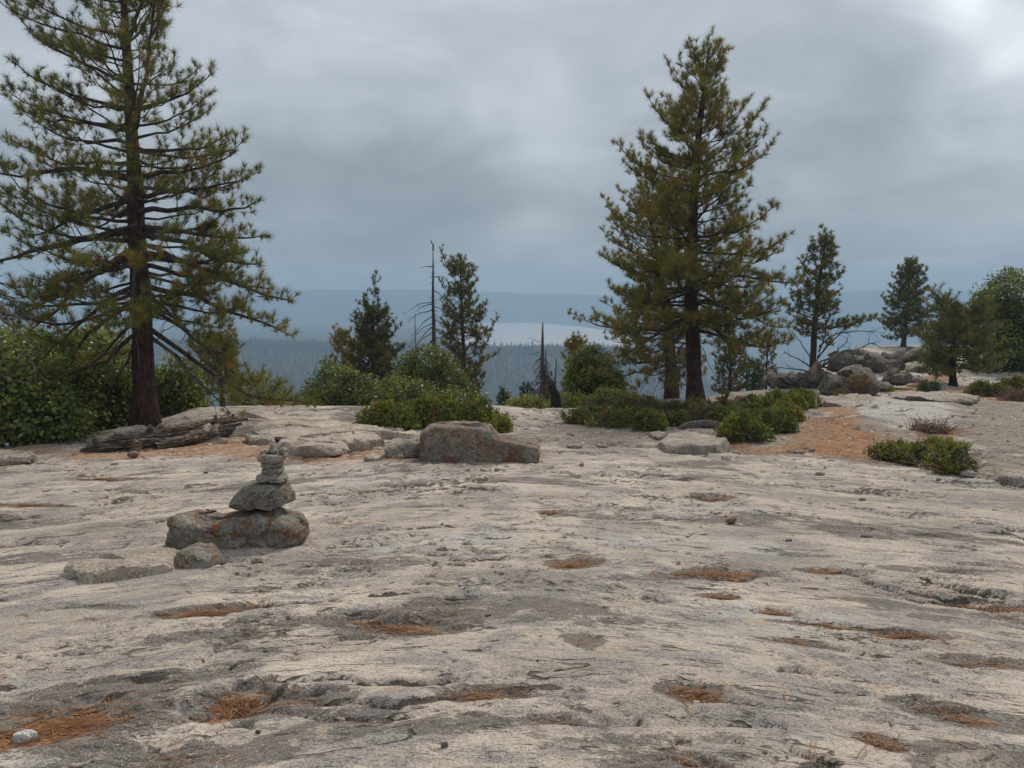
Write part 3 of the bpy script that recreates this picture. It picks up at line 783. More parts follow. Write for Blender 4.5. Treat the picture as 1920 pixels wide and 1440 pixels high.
def pine(name, label, base_p, top_p, r0, prof, nl, seed, mat=None, bark=None, tmin=.12, elow=-.15, ehigh=.75, needle=(20, .17, .004), spread=.75,
         sp=(.17, .12), limbs=(), bow=(0, 0, 0), tint=.38, brown=.1, group=None, dead=(), len2=.40, trunk_fn=None, deplow=0, jitter=1.0, sep_limbs=False, upturn=.10, r_top=.012, sag=-.05, inner=.28):
    """prof: rows of (height fraction, reach to the left, reach to the right) in metres"""
    rng = np.random.default_rng(seed)
    base_p = np.asarray(base_p, float); top_p = np.asarray(top_p, float)
    rt = root(name, label, 'tree', base_p, group)
    n = 26
    f = np.linspace(0, 1, n)[:, None]
    tr = base_p + (top_p - base_p) * f + np.array(bow)[None] * (4 * f * (1 - f))
    H = top_p[2] - base_p[2]
    tr += np.cumsum(rng.normal(0, .004 * H / math.sqrt(n) * jitter, (n, 3)), 0) * np.array([1, 1, 0])
    rad = r0 * (1 - f[:, 0]) ** .85 + r_top; rad[0] *= 1.5; rad[1] *= 1.12
    tr[0, 2] -= .25
    wood = MB()
    wood.tube(tr, rad, 14, rough=.16, seed=seed)
    wood.build('trunk', bark or M_BARK, rt, loc=base_p)
    lw = MB(); sh = Shoots()
    g = rng.uniform(0, 6)
    for i in range(nl):
        t = tmin + (1 - tmin) * (i + rng.uniform(0, 1)) / nl
        t = min(.985, t)
        p, T = along(tr, t)
        g += 2.39996 + rng.normal(0, .35)
        ca, sa = math.cos(g), math.sin(g)
        Lx, Rx = interp3(prof, t, 1), interp3(prof, t, 2)
        ext = ((Lx + Rx) / 2 + (Rx - Lx) / 2 * ca) * rng.uniform(.42, 1.14)
        if ext < .05: continue
        e = elow + (ehigh - elow) * t ** 1.3 + rng.normal(0, .17)
        tip = p + np.array([ca * ext, sa * ext, math.tan(e) * ext])
        pts = bend(p, tip, sag, 8, rng, .05, upturn)
        lr = max(.007, min(r0 * .42, .006 + .012 * ext + .02 * r0)) * (1.0 if t < .7 else .8)
        if t < .97:
            grow_limb(pts, lr, rng, lw, sh, sp[0], sp[1], inner if ext > .8 else .15, len2, tint, brown)
    for (p0, p1, s, r, dens) in limbs:
        if dens > 0:
            w = MB() if sep_limbs else lw
            p0 = along(tr, (p0[2] - base_p[2]) / H)[0]
            pts = bend(np.asarray(p0), np.asarray(p1), s, 11, rng, .045, .08)
            grow_limb(pts, r, rng, w, sh, sp[0] / dens, sp[1], .35, .30, tint, brown, 7)
            if sep_limbs: w.build('limb', M_BARK_D, rt, loc=base_p)
    # leader tuft
    for k in range(3): sh.add(tr[-1] - ZUP * .06 * k, ZUP, tint)
    lw.sticks(sh.a, sh.b, .0045)
    lw.build('branches', M_BARK_D, rt, loc=base_p)
    if dead:
        dw = MB()
        for (p0, p1, s, r) in dead:
            pts = bend(np.asarray(p0), np.asarray(p1), s, 8, rng, .07)
            dw.tube(pts, np.linspace(r, r * .2, 8), 5)
            L = np.linalg.norm(np.asarray(p1) - np.asarray(p0))
            for k in range(int(4 + L * 4)):
                q, T = along(pts, rng.uniform(.2, .98))
                d = unit(T + unit(rng.normal(size=3)) * .9)
                l = L * rng.uniform(.08, .3)
                dw.tube(bend(q, q + d * l, .05, 4, rng, .09), np.linspace(r * .35, .003, 4), 3, cap=False)
        dw.build('dead_branches', M_DEAD, rt, loc=base_p)
    nm = MB()
    needles(nm, np.array(sh.c), np.array(sh.d), rng, needle[0], needle[1], needle[2], spread, np.clip(np.array(sh.t), 0, 1))
    nm.build('needle_crown', mat or M_NEEDLE, rt, smooth=False, loc=base_p)
    print(name, 'shoots', len(sh.c), 'tris', len(sh.c) * needle[0])
    return rt

def pxprof(rows, u_of_v, Yd, zb, zt):
    """silhouette rows (v, left px, right px) at distance Yd -> profile"""
    r = []
    for (v, l, rr) in rows:
        t = (P(960, v, Yd)[2] - zb) / (zt - zb)
        r.append((t, l * Yd / F, rr * Yd / F))
    return sorted(r)

def snag(name, label, base_p, top_p, r0, branches, seed, mat=None, bow=(0, 0, 0), n_rand=20, ext=(.2, .6), tr=(.3, .95), droop=-.3, side=0, rmul=2.0):
    rng = np.random.default_rng(seed)
    base_p = np.asarray(base_p, float); top_p = np.asarray(top_p, float)
    rt = root(name, label, 'dead tree', base_p)
    f = np.linspace(0, 1, 20)[:, None]
    t = base_p + (top_p - base_p) * f + np.array(bow)[None] * (4 * f * (1 - f))
    t += np.cumsum(rng.normal(0, .012, (20, 3)), 0) * np.array([1, 1, 0])
    w = MB(); w.tube(t, r0 * (1 - f[:, 0]) ** .8 + .012, 9, rough=.2, seed=seed); w.build('trunk', mat or M_DEAD, rt, loc=base_p)
    b = MB()
    lst = [(np.asarray(p0), np.asarray(p1), s, r) for (p0, p1, s, r) in branches]
    for k in range(n_rand):
        tt = rng.uniform(*tr); p, T = along(t, tt); g = rng.uniform(0, 6.28)
        if side and rng.random() < .6: g = math.pi if side < 0 else 0
        e = rng.uniform(*ext) * (1.15 - tt)
        lst.append((p, p + e * np.array([math.cos(g), math.sin(g), droop + rng.normal(0, .25)]), .08, rmul * max(.006, .012 * e + .004)))
    for (p0, p1, s, r) in lst:
        pts = bend(p0, p1, s, 7, rng, .05)
        b.tube(pts, np.linspace(r, .004, 7), 4, cap=False)
        L = np.linalg.norm(p1 - p0)
        for k in range(int(2 + L * 3)):
            q, T = along(pts, rng.uniform(.25, .98)); d = unit(T + unit(rng.normal(size=3)) * .8); l = L * rng.uniform(.06, .22)
            b.tube([q, q + d * l], [r * .4, .003], 3, cap=False)
    b.build('bare_branches', mat or M_DEAD, rt, loc=base_p)
    return rt

def leafy(name, label, cat, base_p, blobs, ncl, seed, mat=None, leaf=(.065, .036), per=34, rc=.17, tint=.4, twmat=None, stems=5, r0=.07, shell=.6, up=.5, group=None, tstd=.24):
    """broad-leaved tree or bush; blobs: (centre, (rx, ry, rz))"""
    rng = np.random.default_rng(seed); base_p = np.asarray(base_p, float)
    rt = root(name, label, cat, base_p, group)
    vol = np.array([b[1][0] * b[1][1] * b[1][2] for b in blobs]) ** .75; pr = vol / vol.sum()
    C = []; O = []
    for i in range(ncl):
        c, r = blobs[rng.choice(len(blobs), p=pr)]
        d = unit(rng.normal(size=3)); rad = rng.uniform(shell, 1.0) ** .8
        lump = 1 + .28 * float(fb3((d * 2.3 + np.asarray(c) * .7)[None], 2)[0])
        C.append(np.asarray(c) + d * np.asarray(r) * rad * lump); O.append(d)
    C = np.array(C); O = np.array(O)
    g = base(C[:, 0], C[:, 1]) + .05
    C[:, 2] = np.maximum(C[:, 2], g)
    wd = MB()
    # stems rise from the base into each blob, branches run from the stems to the leaf clusters
    st = []
    for k in range(stems):
        c, r = blobs[k % len(blobs)]
        b0 = base_p + np.array([rng.normal(0, r0), rng.normal(0, r0), -.15])
        e = np.asarray(c) + rng.normal(0, .35, 3) * np.asarray(r)
        pts = bend(b0, e, .02, 8, rng, .06); st.append(pts)
        wd.tube(pts, np.linspace(r0, r0 * .35, 8), 7, rough=.15, seed=k)
    for i in range(0, ncl, 2):
        k = int(np.argmin([np.linalg.norm(s_[-2] - C[i]) for s_ in st]))
        p, T = along(st[k], rng.uniform(.45, 1))
        wd.tube(bend(p, C[i], -.05, 5, rng, .06), np.linspace(r0 * .22, .004, 5), 3, cap=False)
    wd.build('stems', twmat or M_BARK_D, rt, loc=base_p)
    M = ncl * per
    cc = np.repeat(C, per, 0) + rng.normal(0, rc * .55, (M, 3)) * np.array([1, 1, .8])
    oo = np.repeat(O, per, 0)
    D = unit(oo * .5 + unit(rng.normal(size=(M, 3))) + np.array([0, 0, -.05]))
    Nn = unit(oo * .5 + unit(rng.normal(size=(M, 3))) * .75 + ZUP * up)
    ti = np.clip(np.repeat(tint + rng.normal(0, tstd, ncl), per) + rng.normal(0, .07, M), 0, 1)
    mb = MB(); leaves(mb, cc, D, Nn, rng, leaf[0], leaf[1], ti)
    mb.build('leaf_crown', mat or M_OAK, rt, smooth=False, loc=base_p)
    return rt

def mound(name, label, rows, seed, dens=1.0, tint=.5, leaf=(.056, .036), red=.06, bare=.0, depth=.5, mat=None, group=None, cat='shrub'):
    """low shrub; rows: (u0, u1, v_top, v_base) silhouettes in the photograph, each standing on the ground at v_base"""
    rng = np.random.default_rng(seed)
    bl = []
    for (u0, u1, vt, vb) in rows:
        g = G((u0 + u1) / 2, vb); rx = (u1 - u0) / 2 * g[1] / F; ry = max(.25, rx * depth)
        Yc = g[1] + ry * .75
        ztop = P(960, vt, Yc)[2]; zg = bz((((u0 + u1) / 2) - 960) / F * Yc, Yc)
        bl.append((np.array([((u0 + u1) / 2 - 960) / F * Yc, Yc, zg]), np.array([rx, ry, max(.15, ztop - zg)])))
    bp = bl[0][0]
    rt = root(name, label, cat, bp, group)
    sub = []
    for (c, r) in bl:
        sub.append((c, r * np.array([.72, .75, .66])))
        for k in range(int(5 + 9 * r[0])):
            a_ = rng.uniform(0, 6.28); q_ = math.sqrt(rng.uniform(.05, .9)); f_ = rng.uniform(.26, .46)
            cc_ = c + np.array([math.cos(a_) * q_ * r[0] * .82, math.sin(a_) * q_ * r[1] * .82, 0]); cc_[2] = bz(cc_[0], cc_[1])
            sub.append((cc_, np.array([r[0] * f_, max(.16, r[1] * f_), r[2] * (1.02 - .45 * q_ ** 2) * rng.uniform(.72, 1.05)])))
    bl = sub
    tw = MB(); Cs = []; Os = []
    for (c, r) in bl:
        area = 2 * math.pi * (((r[0] * r[1]) ** 1.6 + (r[0] * r[2]) ** 1.6 + (r[1] * r[2]) ** 1.6) / 3) ** (1 / 1.6)
        n = max(16, int(area * 150 * dens))
        d = unit(rng.normal(size=(n, 3))); d[:, 2] = np.abs(d[:, 2])
        lump = 1 + .42 * fb3(d * np.array([3.2, 3.2, 2.6]) + c * 3.1, 3)
        C = c + d * r * (rng.uniform(.62, 1.0, (n, 1)) ** .45) * lump[:, None]
        keep = fb3(C * np.array([2.2, 2.2, 2.2]) + 9, 3) > -.30 + bare * .5
        if keep.sum() > 4: C = C[keep]; d = d[keep]
        gg = base(C[:, 0], C[:, 1]) + .03; C[:, 2] = np.maximum(C[:, 2], gg)
        Cs.append(C); Os.append(d)
        for k in range(int(14 * r[0] + 6 + 22 * bare)):
            i = rng.integers(0, len(C)) if len(C) else 0
            b0 = c + np.array([rng.normal(0, .35) * r[0], rng.normal(0, .35) * r[1], -.03])
            e = C[i] + rng.normal(0, .03 + .06 * bare, 3) + ZUP * .02
            tw.tube(bend(b0, e, .08, 5, rng, .09), np.linspace(.010, .004, 5), 3, cap=False)
        for k in range(int(16 * bare)):
            a = rng.uniform(0, 6.28); q = c + np.array([math.cos(a) * r[0], math.sin(a) * r[1], 0]) * rng.uniform(.3, 1.05); q[2] = bz(q[0], q[1]) + .02
            e = q + np.array([rng.normal(0, .16), rng.normal(0, .12), rng.uniform(.05, .26)])
            tw.tube(bend(q, e, .1, 5, rng, .15), np.linspace(.007, .003, 5), 3, cap=False)
    tw.build('twigs', M_TWIG, rt, loc=bp)
    C = np.vstack(Cs); O = np.vstack(Os); n = len(C); per = 10 if dens > .05 else 1
    patch = fb3(C * 1.9 + 31, 3)
    ti = tint - .08 + .55 * patch + rng.normal(0, .11, n)
    ti = np.where((rng.random(n) < red) | (fb3(C * 3.3 + 70, 2) > .62 - red * 2), rng.uniform(.84, 1, n), np.minimum(ti, .78))
    D = unit(np.repeat(O, per, 0) * .5 + unit(rng.normal(size=(n * per, 3))) * .8 + ZUP * .55)
    Nn = unit(rng.normal(size=(n * per, 3)) + ZUP * .6)
    cc = np.repeat(C, per, 0) + rng.normal(0, .022, (n * per, 3))
    mb = MB(); leaves(mb, cc, D, Nn, rng, leaf[0], leaf[1], np.clip(np.repeat(ti, per) + rng.normal(0, .05, n * per), 0, 1))
    mb.build('leaves', mat or M_MANZ, rt, smooth=False, loc=bp)
    return rt

# ------------------------------------------------------------------ the pines
def gp(u, Yd):
    x = (u - 960) / F * Yd
    return np.array([x, Yd, bz(x, Yd)])
def at_base(u, v):               # standing on the ground at that pixel
    return G(u, v)

# the tall pine on the left
LY = G(272, 800)[1]
b = G(272, 800); tp = P(222, -150, LY + .3)
H_ = tp[2] - b[2]
rows = [(-140, 30, 30), (-60, 110, 60), (0, 170, 95), (60, 215, 115), (130, 225, 140), (210, 225, 165), (290, 262, 185), (340, 285, 195),
        (400, 300, 212), (450, 305, 228), (520, 280, 240), (590, 250, 285), (640, 210, 268), (690, 150, 200), (740, 60, 120), (790, 10, 10)]
prof = pxprof(rows, None, LY, b[2], tp[2])
def lp(u, v, dy=0.0): return P(u, v, LY + dy)
limbs = [(lp(254, 428), lp(-30, 520, -.6), .05, .085, 1.0), (lp(252, 335), lp(-20, 345, .5), .03, .07, 1.0), (lp(250, 372), lp(60, 460, -1.0), .05, .06, 1.0),
         (lp(246, 238), lp(30, 215, .6), .0, .045, 1.0), (lp(242, 195), lp(25, 130, -.5), -.04, .04, 1.0), (lp(238, 150), lp(30, 45, .4), -.05, .04, 1.0),
         (lp(256, 460), lp(60, 640, -1.2), .05, .06, .9), (lp(262, 560), lp(105, 730, -1.3), .06, .05, .7), (lp(262, 500), lp(20, 560, .8), .03, .05, .9),
         (lp(256, 480), lp(15, 625, -.4), .06, .05, 1.1), (lp(258, 530), lp(70, 700, -.3), .07, .045, 1.0), (lp(260, 590), lp(130, 740, .4), .08, .035, .9), (lp(286, 360), lp(465, 350, .3), .0, .05, 1.2), (lp(286, 420), lp(495, 460, .4), .03, .05, 1.2), (lp(286, 500), lp(505, 560, .6), .05, .05, 1.2),
         (lp(285, 400), lp(480, 400, -.5), .02, .06, 1.1), (lp(285, 440), lp(490, 520, -.8), .05, .06, 1.1), (lp(285, 480), lp(545, 590, -.3), .04, .065, 1.2),
         (lp(284, 530), lp(540, 655, -.8), .07, .06, 1.2), (lp(286, 570), lp(470, 745, -.7), .09, .05, .9), (lp(280, 330), lp(440, 300, .4), -.02, .05, 1.1),
         (lp(275, 270), lp(425, 270, -.6), -.03, .045, 1.1), (lp(262, 200), lp(400, 150, .3), -.05, .04, 1.0), (lp(268, 250), lp(298, -40, -.2), .0, .05, .9),
         (lp(285, 620), lp(430, 790, .9), .10, .04, .7), (lp(262, 640), lp(170, 800, -.6), .10, .03, .5), (lp(238, 75), lp(300, -60, .1), .02, .045, 1.0)]
dead = [(lp(266, 470, -.25), lp(248, 600, -.7), .1, .035), (lp(270, 540, -.25), lp(262, 690, -.6), .08, .03), (lp(288, 560), lp(420, 730, -.4), .06, .03),
        (lp(255, 545), lp(60, 520, .3), .03, .025), (lp(255, 600), lp(205, 680, -.5), .1, .022), (lp(290, 640), lp(400, 760, -.6), .08, .025),
        (lp(284, 450), lp(410, 470, -.4), .06, .025), (lp(258, 420), lp(150, 470, -.5), .05, .022), (lp(284, 640), lp(330, 610, -.6), .05, .015)]
pine('pine_tree', 'tallest pine with red-brown trunk standing behind the weathered log, its top out of the picture', b, tp, .205, prof, 108, 11,
     needle=(36, .165, .0038), spread=.78, len2=.50, tmin=.20, elow=-.38, ehigh=.8, limbs=limbs, dead=dead, sep_limbs=True, tint=.44, brown=.14, inner=.38, bow=(.06, 0, 0), sp=(.112, .105))

# the tall pine right of the middle and the one leaning into it from behind
RY = G(1306, 764)[1]
b = G(1306, 764); tp = P(1330, 90, RY + .2)
rows = [(95, 12, 12), (130, 32, 32), (200, 70, 55), (250, 105, 80), (290, 118, 118), (350, 135, 110), (400, 150, 105), (460, 165, 165), (500, 160, 150),
        (540, 160, 195), (580, 160, 190), (620, 165, 175), (660, 150, 120), (700, 60, 40), (760, 0, 0)]
prof = pxprof(rows, None, RY, b[2], tp[2])
def rp(u, v, dy=0.0): return P(u, v, RY + dy)
limbs = [(rp(1305, 470), rp(1472, 455, -.4), -.05, .045, 1.3), (rp(1303, 520), rp(1500, 545, -.5), .03, .05, 1.3), (rp(1300, 560), rp(1480, 628, -.6), .05, .045, 1.2),
         (rp(1298, 590), rp(1400, 700, -.9), .10, .04, 1.1), (rp(1312, 330), rp(1448, 280, -.2), -.08, .03, 1.2), (rp(1300, 540), rp(1150, 640, -1.0), .08, .045, 1.3),
         (rp(1298, 590), rp(1130, 720, -.8), .08, .04, 1.2), (rp(1296, 610), rp(1190, 745, -.9), .10, .035, 1.0), (rp(1315, 300), rp(1215, 265, .2), -.06, .03, 1.1)]
dead = [(rp(1285, 600, -.2), rp(1200, 735, -.8), .10, .022), (rp(1285, 620, -.2), rp(1225, 760, -.7), .10, .02), (rp(1290, 640, -.2), rp(1240, 770, -.5), .12, .018),
        (rp(1290, 600, -.2), rp(1160, 690, -.9), .07, .02), (rp(1300, 640), rp(1352, 740, -.3), .06, .012), (rp(1295, 650, -.2), rp(1268, 770, -.3), .08, .014)]
pine('pine_tree', 'tall full pointed pine right of the middle with a leaning red trunk among green shrubs', b, tp, .19, prof, 150, 23, needle=(34, .175, .0046), spread=.80, len2=.46, tmin=.22,
     elow=-.28, ehigh=.85, limbs=limbs, dead=dead, tint=.54, brown=.18, bow=(-.22, 0, 0), sp=(.11, .10))
Y2 = 22.5
b = gp(1262, Y2); tp = P(1205, 352, Y2 + .4)
rows = [(360, 25, 20), (385, 60, 50), (440, 105, 70), (500, 115, 80), (540, 130, 90), (600, 165, 110), (640, 165, 110), (690, 150, 80), (735, 60, 30)]
prof = pxprof(rows, None, Y2, b[2], tp[2])
pine('pine_tree', 'shorter olive pine half hidden behind the left side of the tall pointed pine', b, tp, .20, prof, 140, 31, needle=(24, .15, .0075), spread=.95, tmin=.14, elow=-.2, ehigh=.7,
     tint=.58, brown=.16, mat=M_NEEDLE, bow=(.25, 0, 0), sp=(.15, .13))

# middle distance
def simple_pine(label, u0, Yd, v_top, u_top, rows, nl, seed, mat, r0=.12, needle=(10, .17, .009), tint=.4, brown=.08, sp=(.24, .17), tmin=.12, elow=-.1, ehigh=.85, name='pine_tree', bowx=0., **kw):
    b = gp(u0, Yd); tp = P(u_top, v_top, Yd)
    pr = pxprof(rows, None, Yd, b[2], tp[2])
    return pine(name, label, b, tp, r0, pr, int(nl*1.7), seed, mat=mat, needle=(needle[0]+4,needle[1]*.9,needle[2]*1.3), tint=tint, brown=brown, sp=(sp[0]*.46, sp[1]*.58), spread=.9, tmin=tmin, elow=elow, ehigh=ehigh, bark=M_BARK_D, bow=(bowx, 0, 0), **kw)

simple_pine('slim upright pine next to the tall bare dead trunk', 878, 29, 478, 862, [(480, 8, 8), (520, 27, 27), (560, 38, 36), (600, 48, 46), (640, 54, 56), (690, 56, 62), (720, 54, 54), (760, 40, 40), (860, 20, 20)],
            62, 41, M_NEEDLE_D, .13, (12, .17, .008), .45, .05, (.20, .15), tmin=.30)
simple_pine('dense dark pyramidal pine left of the dead trunk', 697, 27, 576, 698, [(578, 4, 4), (605, 24, 22), (640, 46, 44), (680, 66, 58), (720, 72, 62), (780, 62, 56), (860, 30, 30)],
            80, 42, M_NEEDLE_D, .14, (12, .17, .009), .30, .05, (.19, .14), tmin=.2)
simple_pine('yellowish young pine behind the dense dark pine', 640, 31, 620, 641, [(622, 5, 5), (650, 20, 20), (700, 42, 40), (750, 46, 42), (860, 30, 30)],
            50, 43, M_NEEDLE_Y, .10, (11, .18, .010), .45, .1, (.22, .16), tmin=.2)
simple_pine('young pine with thin stems between the tall left pine and the valley', 414, 18.5, 640, 405, [(645, 15, 15), (680, 60, 55), (720, 50, 75), (750, 40, 80), (790, 30, 30)],
            34, 44, M_NEEDLE, .06, (14, .16, .006), .5, .08, (.2, .15), tmin=.25, elow=.0)
simple_pine('yellow-green young pine left of the dark oak bush', 1076, 25, 636, 1080, [(640, 6, 6), (670, 20, 22), (700, 26, 30), (740, 28, 30), (790, 24, 24)],
            56, 45, M_NEEDLE_Y, .09, (12, .17, .009), .5, .06, (.19, .14), tmin=.12)
simple_pine('dark small pine seen under the right branches of the tall pointed pine', 1368, 31, 636, 1372, [(640, 10, 10), (670, 30, 26), (700, 36, 34), (740, 34, 34), (770, 30, 30)],
            46, 46, M_NEEDLE_D, .10, (11, .18, .010), .35, .05, (.24, .17), tmin=.15)
simple_pine('little hazy pine between the tall pointed pine and the boulders', 1440, 37, 630, 1441, [(632, 6, 6), (660, 16, 16), (690, 22, 22), (720, 22, 22), (760, 20, 20)],
            36, 47, M_NEEDLE_D, .09, (10, .2, .012), .4, .04, (.28, .2), tmin=.15)
# pine with the broken bare foot
b5 = G(1524, 727); Y5 = b5[1]
def fp(u, v, dy=0.0): return P(u, v, Y5 + dy)
dd = [(fp(1530, 690), fp(1650, 640, .2), .05, .045), (fp(1530, 685), fp(1610, 690, .1), -.05, .04), (fp(1535, 660), fp(1560, 570, .4), .05, .03), (fp(1532, 670), fp(1600, 600, -.3), .04, .03),
      (fp(1522, 690), fp(1470, 660, .2), .05, .03), (fp(1520, 700), fp(1440, 690, .2), .08, .03), (fp(1522, 680), fp(1485, 620, .1), .05, .025), (fp(1536, 650), fp(1660, 625, .3), .1, .03),
      (fp(1530, 700), fp(1590, 640, -.4), .05, .03), (fp(1535, 680), fp(1620, 655, -.5), .05, .03), (fp(1527, 690), fp(1560, 620, -.3), .05, .025)]
tp5 = fp(1552, 440, .2)
pr = pxprof([(442, 8, 8), (480, 22, 18), (500, 34, 30), (540, 42, 42), (570, 62, 44), (600, 64, 60), (620, 52, 88), (650, 40, 50), (680, 30, 20), (720, 0, 0)], None, Y5, b5[2], tp5[2])
lm = [(fp(1540, 615), fp(1640, 602, 0), -.02, .03, 1.6), (fp(1538, 600), fp(1470, 575, .1), -.02, .03, 1.4)]
t5 = pine('pine_tree', 'pine with a stripped pale trunk foot growing among the boulders', b5, tp5, .115, pr, 80, 51, mat=M_NEEDLE_D, bark=M_BARK_D, needle=(20, .16, .0105), spread=.9, tint=.42, brown=.06, sp=(.125, .10),
          tmin=.34, elow=-.05, ehigh=.9, limbs=lm, dead=dd, bow=(-.12, 0, 0))
fw = MB(); fw.tube([fp(1517, 735), fp(1522, 715), fp(1527, 695), fp(1531, 680)], [.24, .19, .172, .155], 14, rough=.25, seed=4)
fw.build('stripped_foot', M_BARK_PALE, t5, loc=b5)
simple_pine('dark broad pine on the skyline beyond the right boulders', 1694, 40, 492, 1708, [(494, 8, 8), (530, 24, 24), (560, 34, 34), (590, 42, 42), (610, 46, 58), (640, 44, 40), (670, 40, 40)],
            80, 52, M_NEEDLE_D, .12, (11, .2, .011), .36, .05, (.25, .19), tmin=.12, elow=.0)
b7 = G(1788, 722); Y7 = b7[1]
pr = pxprof([(590, 48, 52), (600, 56, 56), (620, 60, 62), (650, 66, 72), (680, 72, 80), (705, 60, 72), (720, 10, 10)], None, Y7, b7[2], P(1810, 588, Y7)[2])
pine('pine_tree', 'round bushy soft-needled pine on a dark twisted trunk at the right', b7, P(1808, 588, Y7 + .5), .12, pr, 120, 53, mat=M_NEEDLE, bark=M_CHAR, needle=(20, .2, .006), tint=.40, brown=.07,
     sp=(.12, .08), tmin=.22, elow=-.1, ehigh=.7, bow=(-.2, 0, 0))
simple_pine('little green fir beside the left end of the gravel saddle', 946, 25, 735, 946, [(737, 3, 3), (760, 12, 12), (785, 16, 16), (800, 14, 14)], 40, 54, M_FIR, .04, (10, .08, .008), .5, 0, (.12, .09), name='fir_tree', tmin=.1)
simple_pine('small dark fir left of the grey snag by the saddle', 988, 27, 722, 989, [(724, 3, 3), (745, 14, 14), (780, 20, 20), (800, 16, 16)], 44, 55, M_FIR, .05, (10, .09, .009), .35, 0, (.13, .1), name='fir_tree', tmin=.1)
simple_pine('small bluish fir under the boulders behind the green shrubs', 1414, 31, 680, 1414, [(682, 5, 5), (700, 20, 20), (730, 28, 28), (760, 24, 24)], 44, 56, M_FIR, .06, (10, .1, .010), .55, 0, (.16, .12), name='fir_tree', tmin=.1)
simple_pine('small dark fir behind the grey snag by the saddle', 1028, 29, 700, 1028, [(702, 3, 3), (740, 14, 14), (780, 20, 20), (800, 16, 16)], 44, 57, M_FIR, .05, (10, .09, .009), .3, 0, (.14, .1), name='fir_tree', tmin=.1)

# ------------------------------------------------------------------ dead trees
Ys = 38
def sp_(u, v, dy=0.): return P(u, v, Ys + dy)
br = [(sp_(812, v0), sp_(812 + du, v0 + dv, dy), .10, .028) for (v0, du, dv, dy) in
      [(500, -24, 4, 0), (566, -52, 22, 0), (570, -38, 20, .5), (580, -48, 24, -.4), (592, -40, 40, 0), (606, -46, 46, .4), (612, -34, 40, -.4), (625, -48, 42, .2), (636, -30, 44, -.3), (640, -40, 36, 0),
       (520, 24, 2, 0), (545, 26, 24, .4), (600, 30, 16, .2), (615, 30, 20, 0), (630, 40, 26, .3), (575, 24, 14, .2)]]
b = gp(814, Ys)
snag('dead_tree', 'tall bare dead trunk with a crooked tip and drooping lower branches', b, sp_(812, 462), .20, br, 61, mat=M_BARK_D, bow=(.0, 0, 0), n_rand=80, ext=(.35, .9), tr=(.62, .98), droop=-.1)
o = bpy.data.objects['dead_tree']
w = MB(); w.tube([sp_(812, 470), sp_(812.5, 461), sp_(809, 454), sp_(807, 449)], [.045, .04, .03, .012], 6); w.build('crooked_tip', M_BARK_D, o, loc=b)
Yk = 33
snag('dead_tree', 'thin dead pole in front of the tall bare dead trunk', gp(780, Yk), P(779, 588, Yk), .055, [], 62, n_rand=30, ext=(.3, .75), tr=(.5, .95), droop=-.15)
Yg = 23.5
snag('dead_tree', 'shaggy dark snag with broken twigs at the edge of the saddle', gp(1016, Yg), P(1012, 603, Yg), .12,
     [(P(1014, 640, Yg), P(990, 634, Yg), 0, .008), (P(1013, 660, Yg), P(992, 664, Yg), 0, .008), (P(1014, 665, Yg), P(1030, 655, Yg), 0, .008), (P(1015, 690, Yg), P(1000, 720, Yg), 0, .01)], 63, n_rand=150, ext=(.3, .75), tr=(.2, .72), droop=-.75)
snag('dead_tree', 'thin pale snag right of the shaggy snag', gp(1043, 26), P(1042, 672, 26), .04, [], 64, n_rand=36, ext=(.2, .5), tr=(.3, .95), droop=-.2)
snag('dead_tree', 'slanting dead pole touching the shaggy snag', gp(1022, 24.5), P(1026, 655, 24.5), .05, [], 65, n_rand=26, ext=(.2, .5), tr=(.4, .95), droop=-.4)
# bare boughs reaching in from the left edge
Ye = 11.0
be = gp(-150, Ye)
bb = [(P(-140, v0, Ye), P(u1, v1, Ye + dy), s, .03) for (v0, u1, v1, dy, s) in
      [(470, 70, 610, 0, .12), (520, 80, 660, -.3, .10), (560, 60, 560, .3, .05), (600, 70, 690, 0, .06), (500, 40, 540, .4, .05), (640, 60, 720, -.2, .02), (540, 30, 620, .1, .1), (585, 62, 610, -.3, .05)]]
snag('dead_tree', 'bare grey boughs of a dead tree reaching in from the left edge', be, P(-150, 330, Ye), .12, bb, 66, n_rand=10, ext=(.4, .9), tr=(.3, .9), droop=-.2)
w = MB(); g0 = G(1052, 776)
pts = [g0 + np.array([0, 2.0, -.5]), g0 + np.array([-.02, 2.0, .15]), g0 + np.array([-.10, 2.02, .38]), g0 + np.array([-.06, 2.02, .50])]
st_ = root('burnt_stump', 'small black burnt stump beside the dark oak bush', 'stump', pts[1])
w.tube(pts, [.14, .11, .10, .04], 10, rough=.4, seed=8); w.build('stump_wood', M_CHAR, st_, loc=pts[1])

# ------------------------------------------------------------------ broad-leaved trees and bushes
def blob(u, v, Yd, rx, rz, ry=None):
    c = P(u, v, Yd); return (c, (rx * Yd / F, (ry or (rx + rz) / 2) * Yd / F, rz * Yd / F))
leafy('oak_bush', 'glossy oak bush at the far left below the bare boughs', 'bush', gp(40, 12.6), [blob(20, 760, 12.6, 110, 75), blob(-60, 720, 12.8, 90, 70), blob(90, 790, 12.3, 70, 45)], 510, 71, per=40, rc=.2, tint=.22, leaf=(.095, .062))
leafy('oak_bush', 'glossy oak bush directly left of the tall pine trunk', 'bush', gp(180, 15.0), [blob(150, 735, 15.0, 85, 70), blob(205, 760, 14.8, 55, 60), blob(110, 780, 14.2, 70, 50)], 510, 72, per=40, rc=.2, tint=.26, leaf=(.095, .062))
leafy('oak_tree', 'taller yellow-green oak behind the bush left of the tall pine', 'tree', gp(120, 18), [blob(95, 680, 18, 110, 60), blob(180, 672, 18, 70, 55), blob(30, 665, 18.5, 70, 50)], 442, 73, per=36, rc=.24, tint=.44, leaf=(.10, .062), r0=.1)
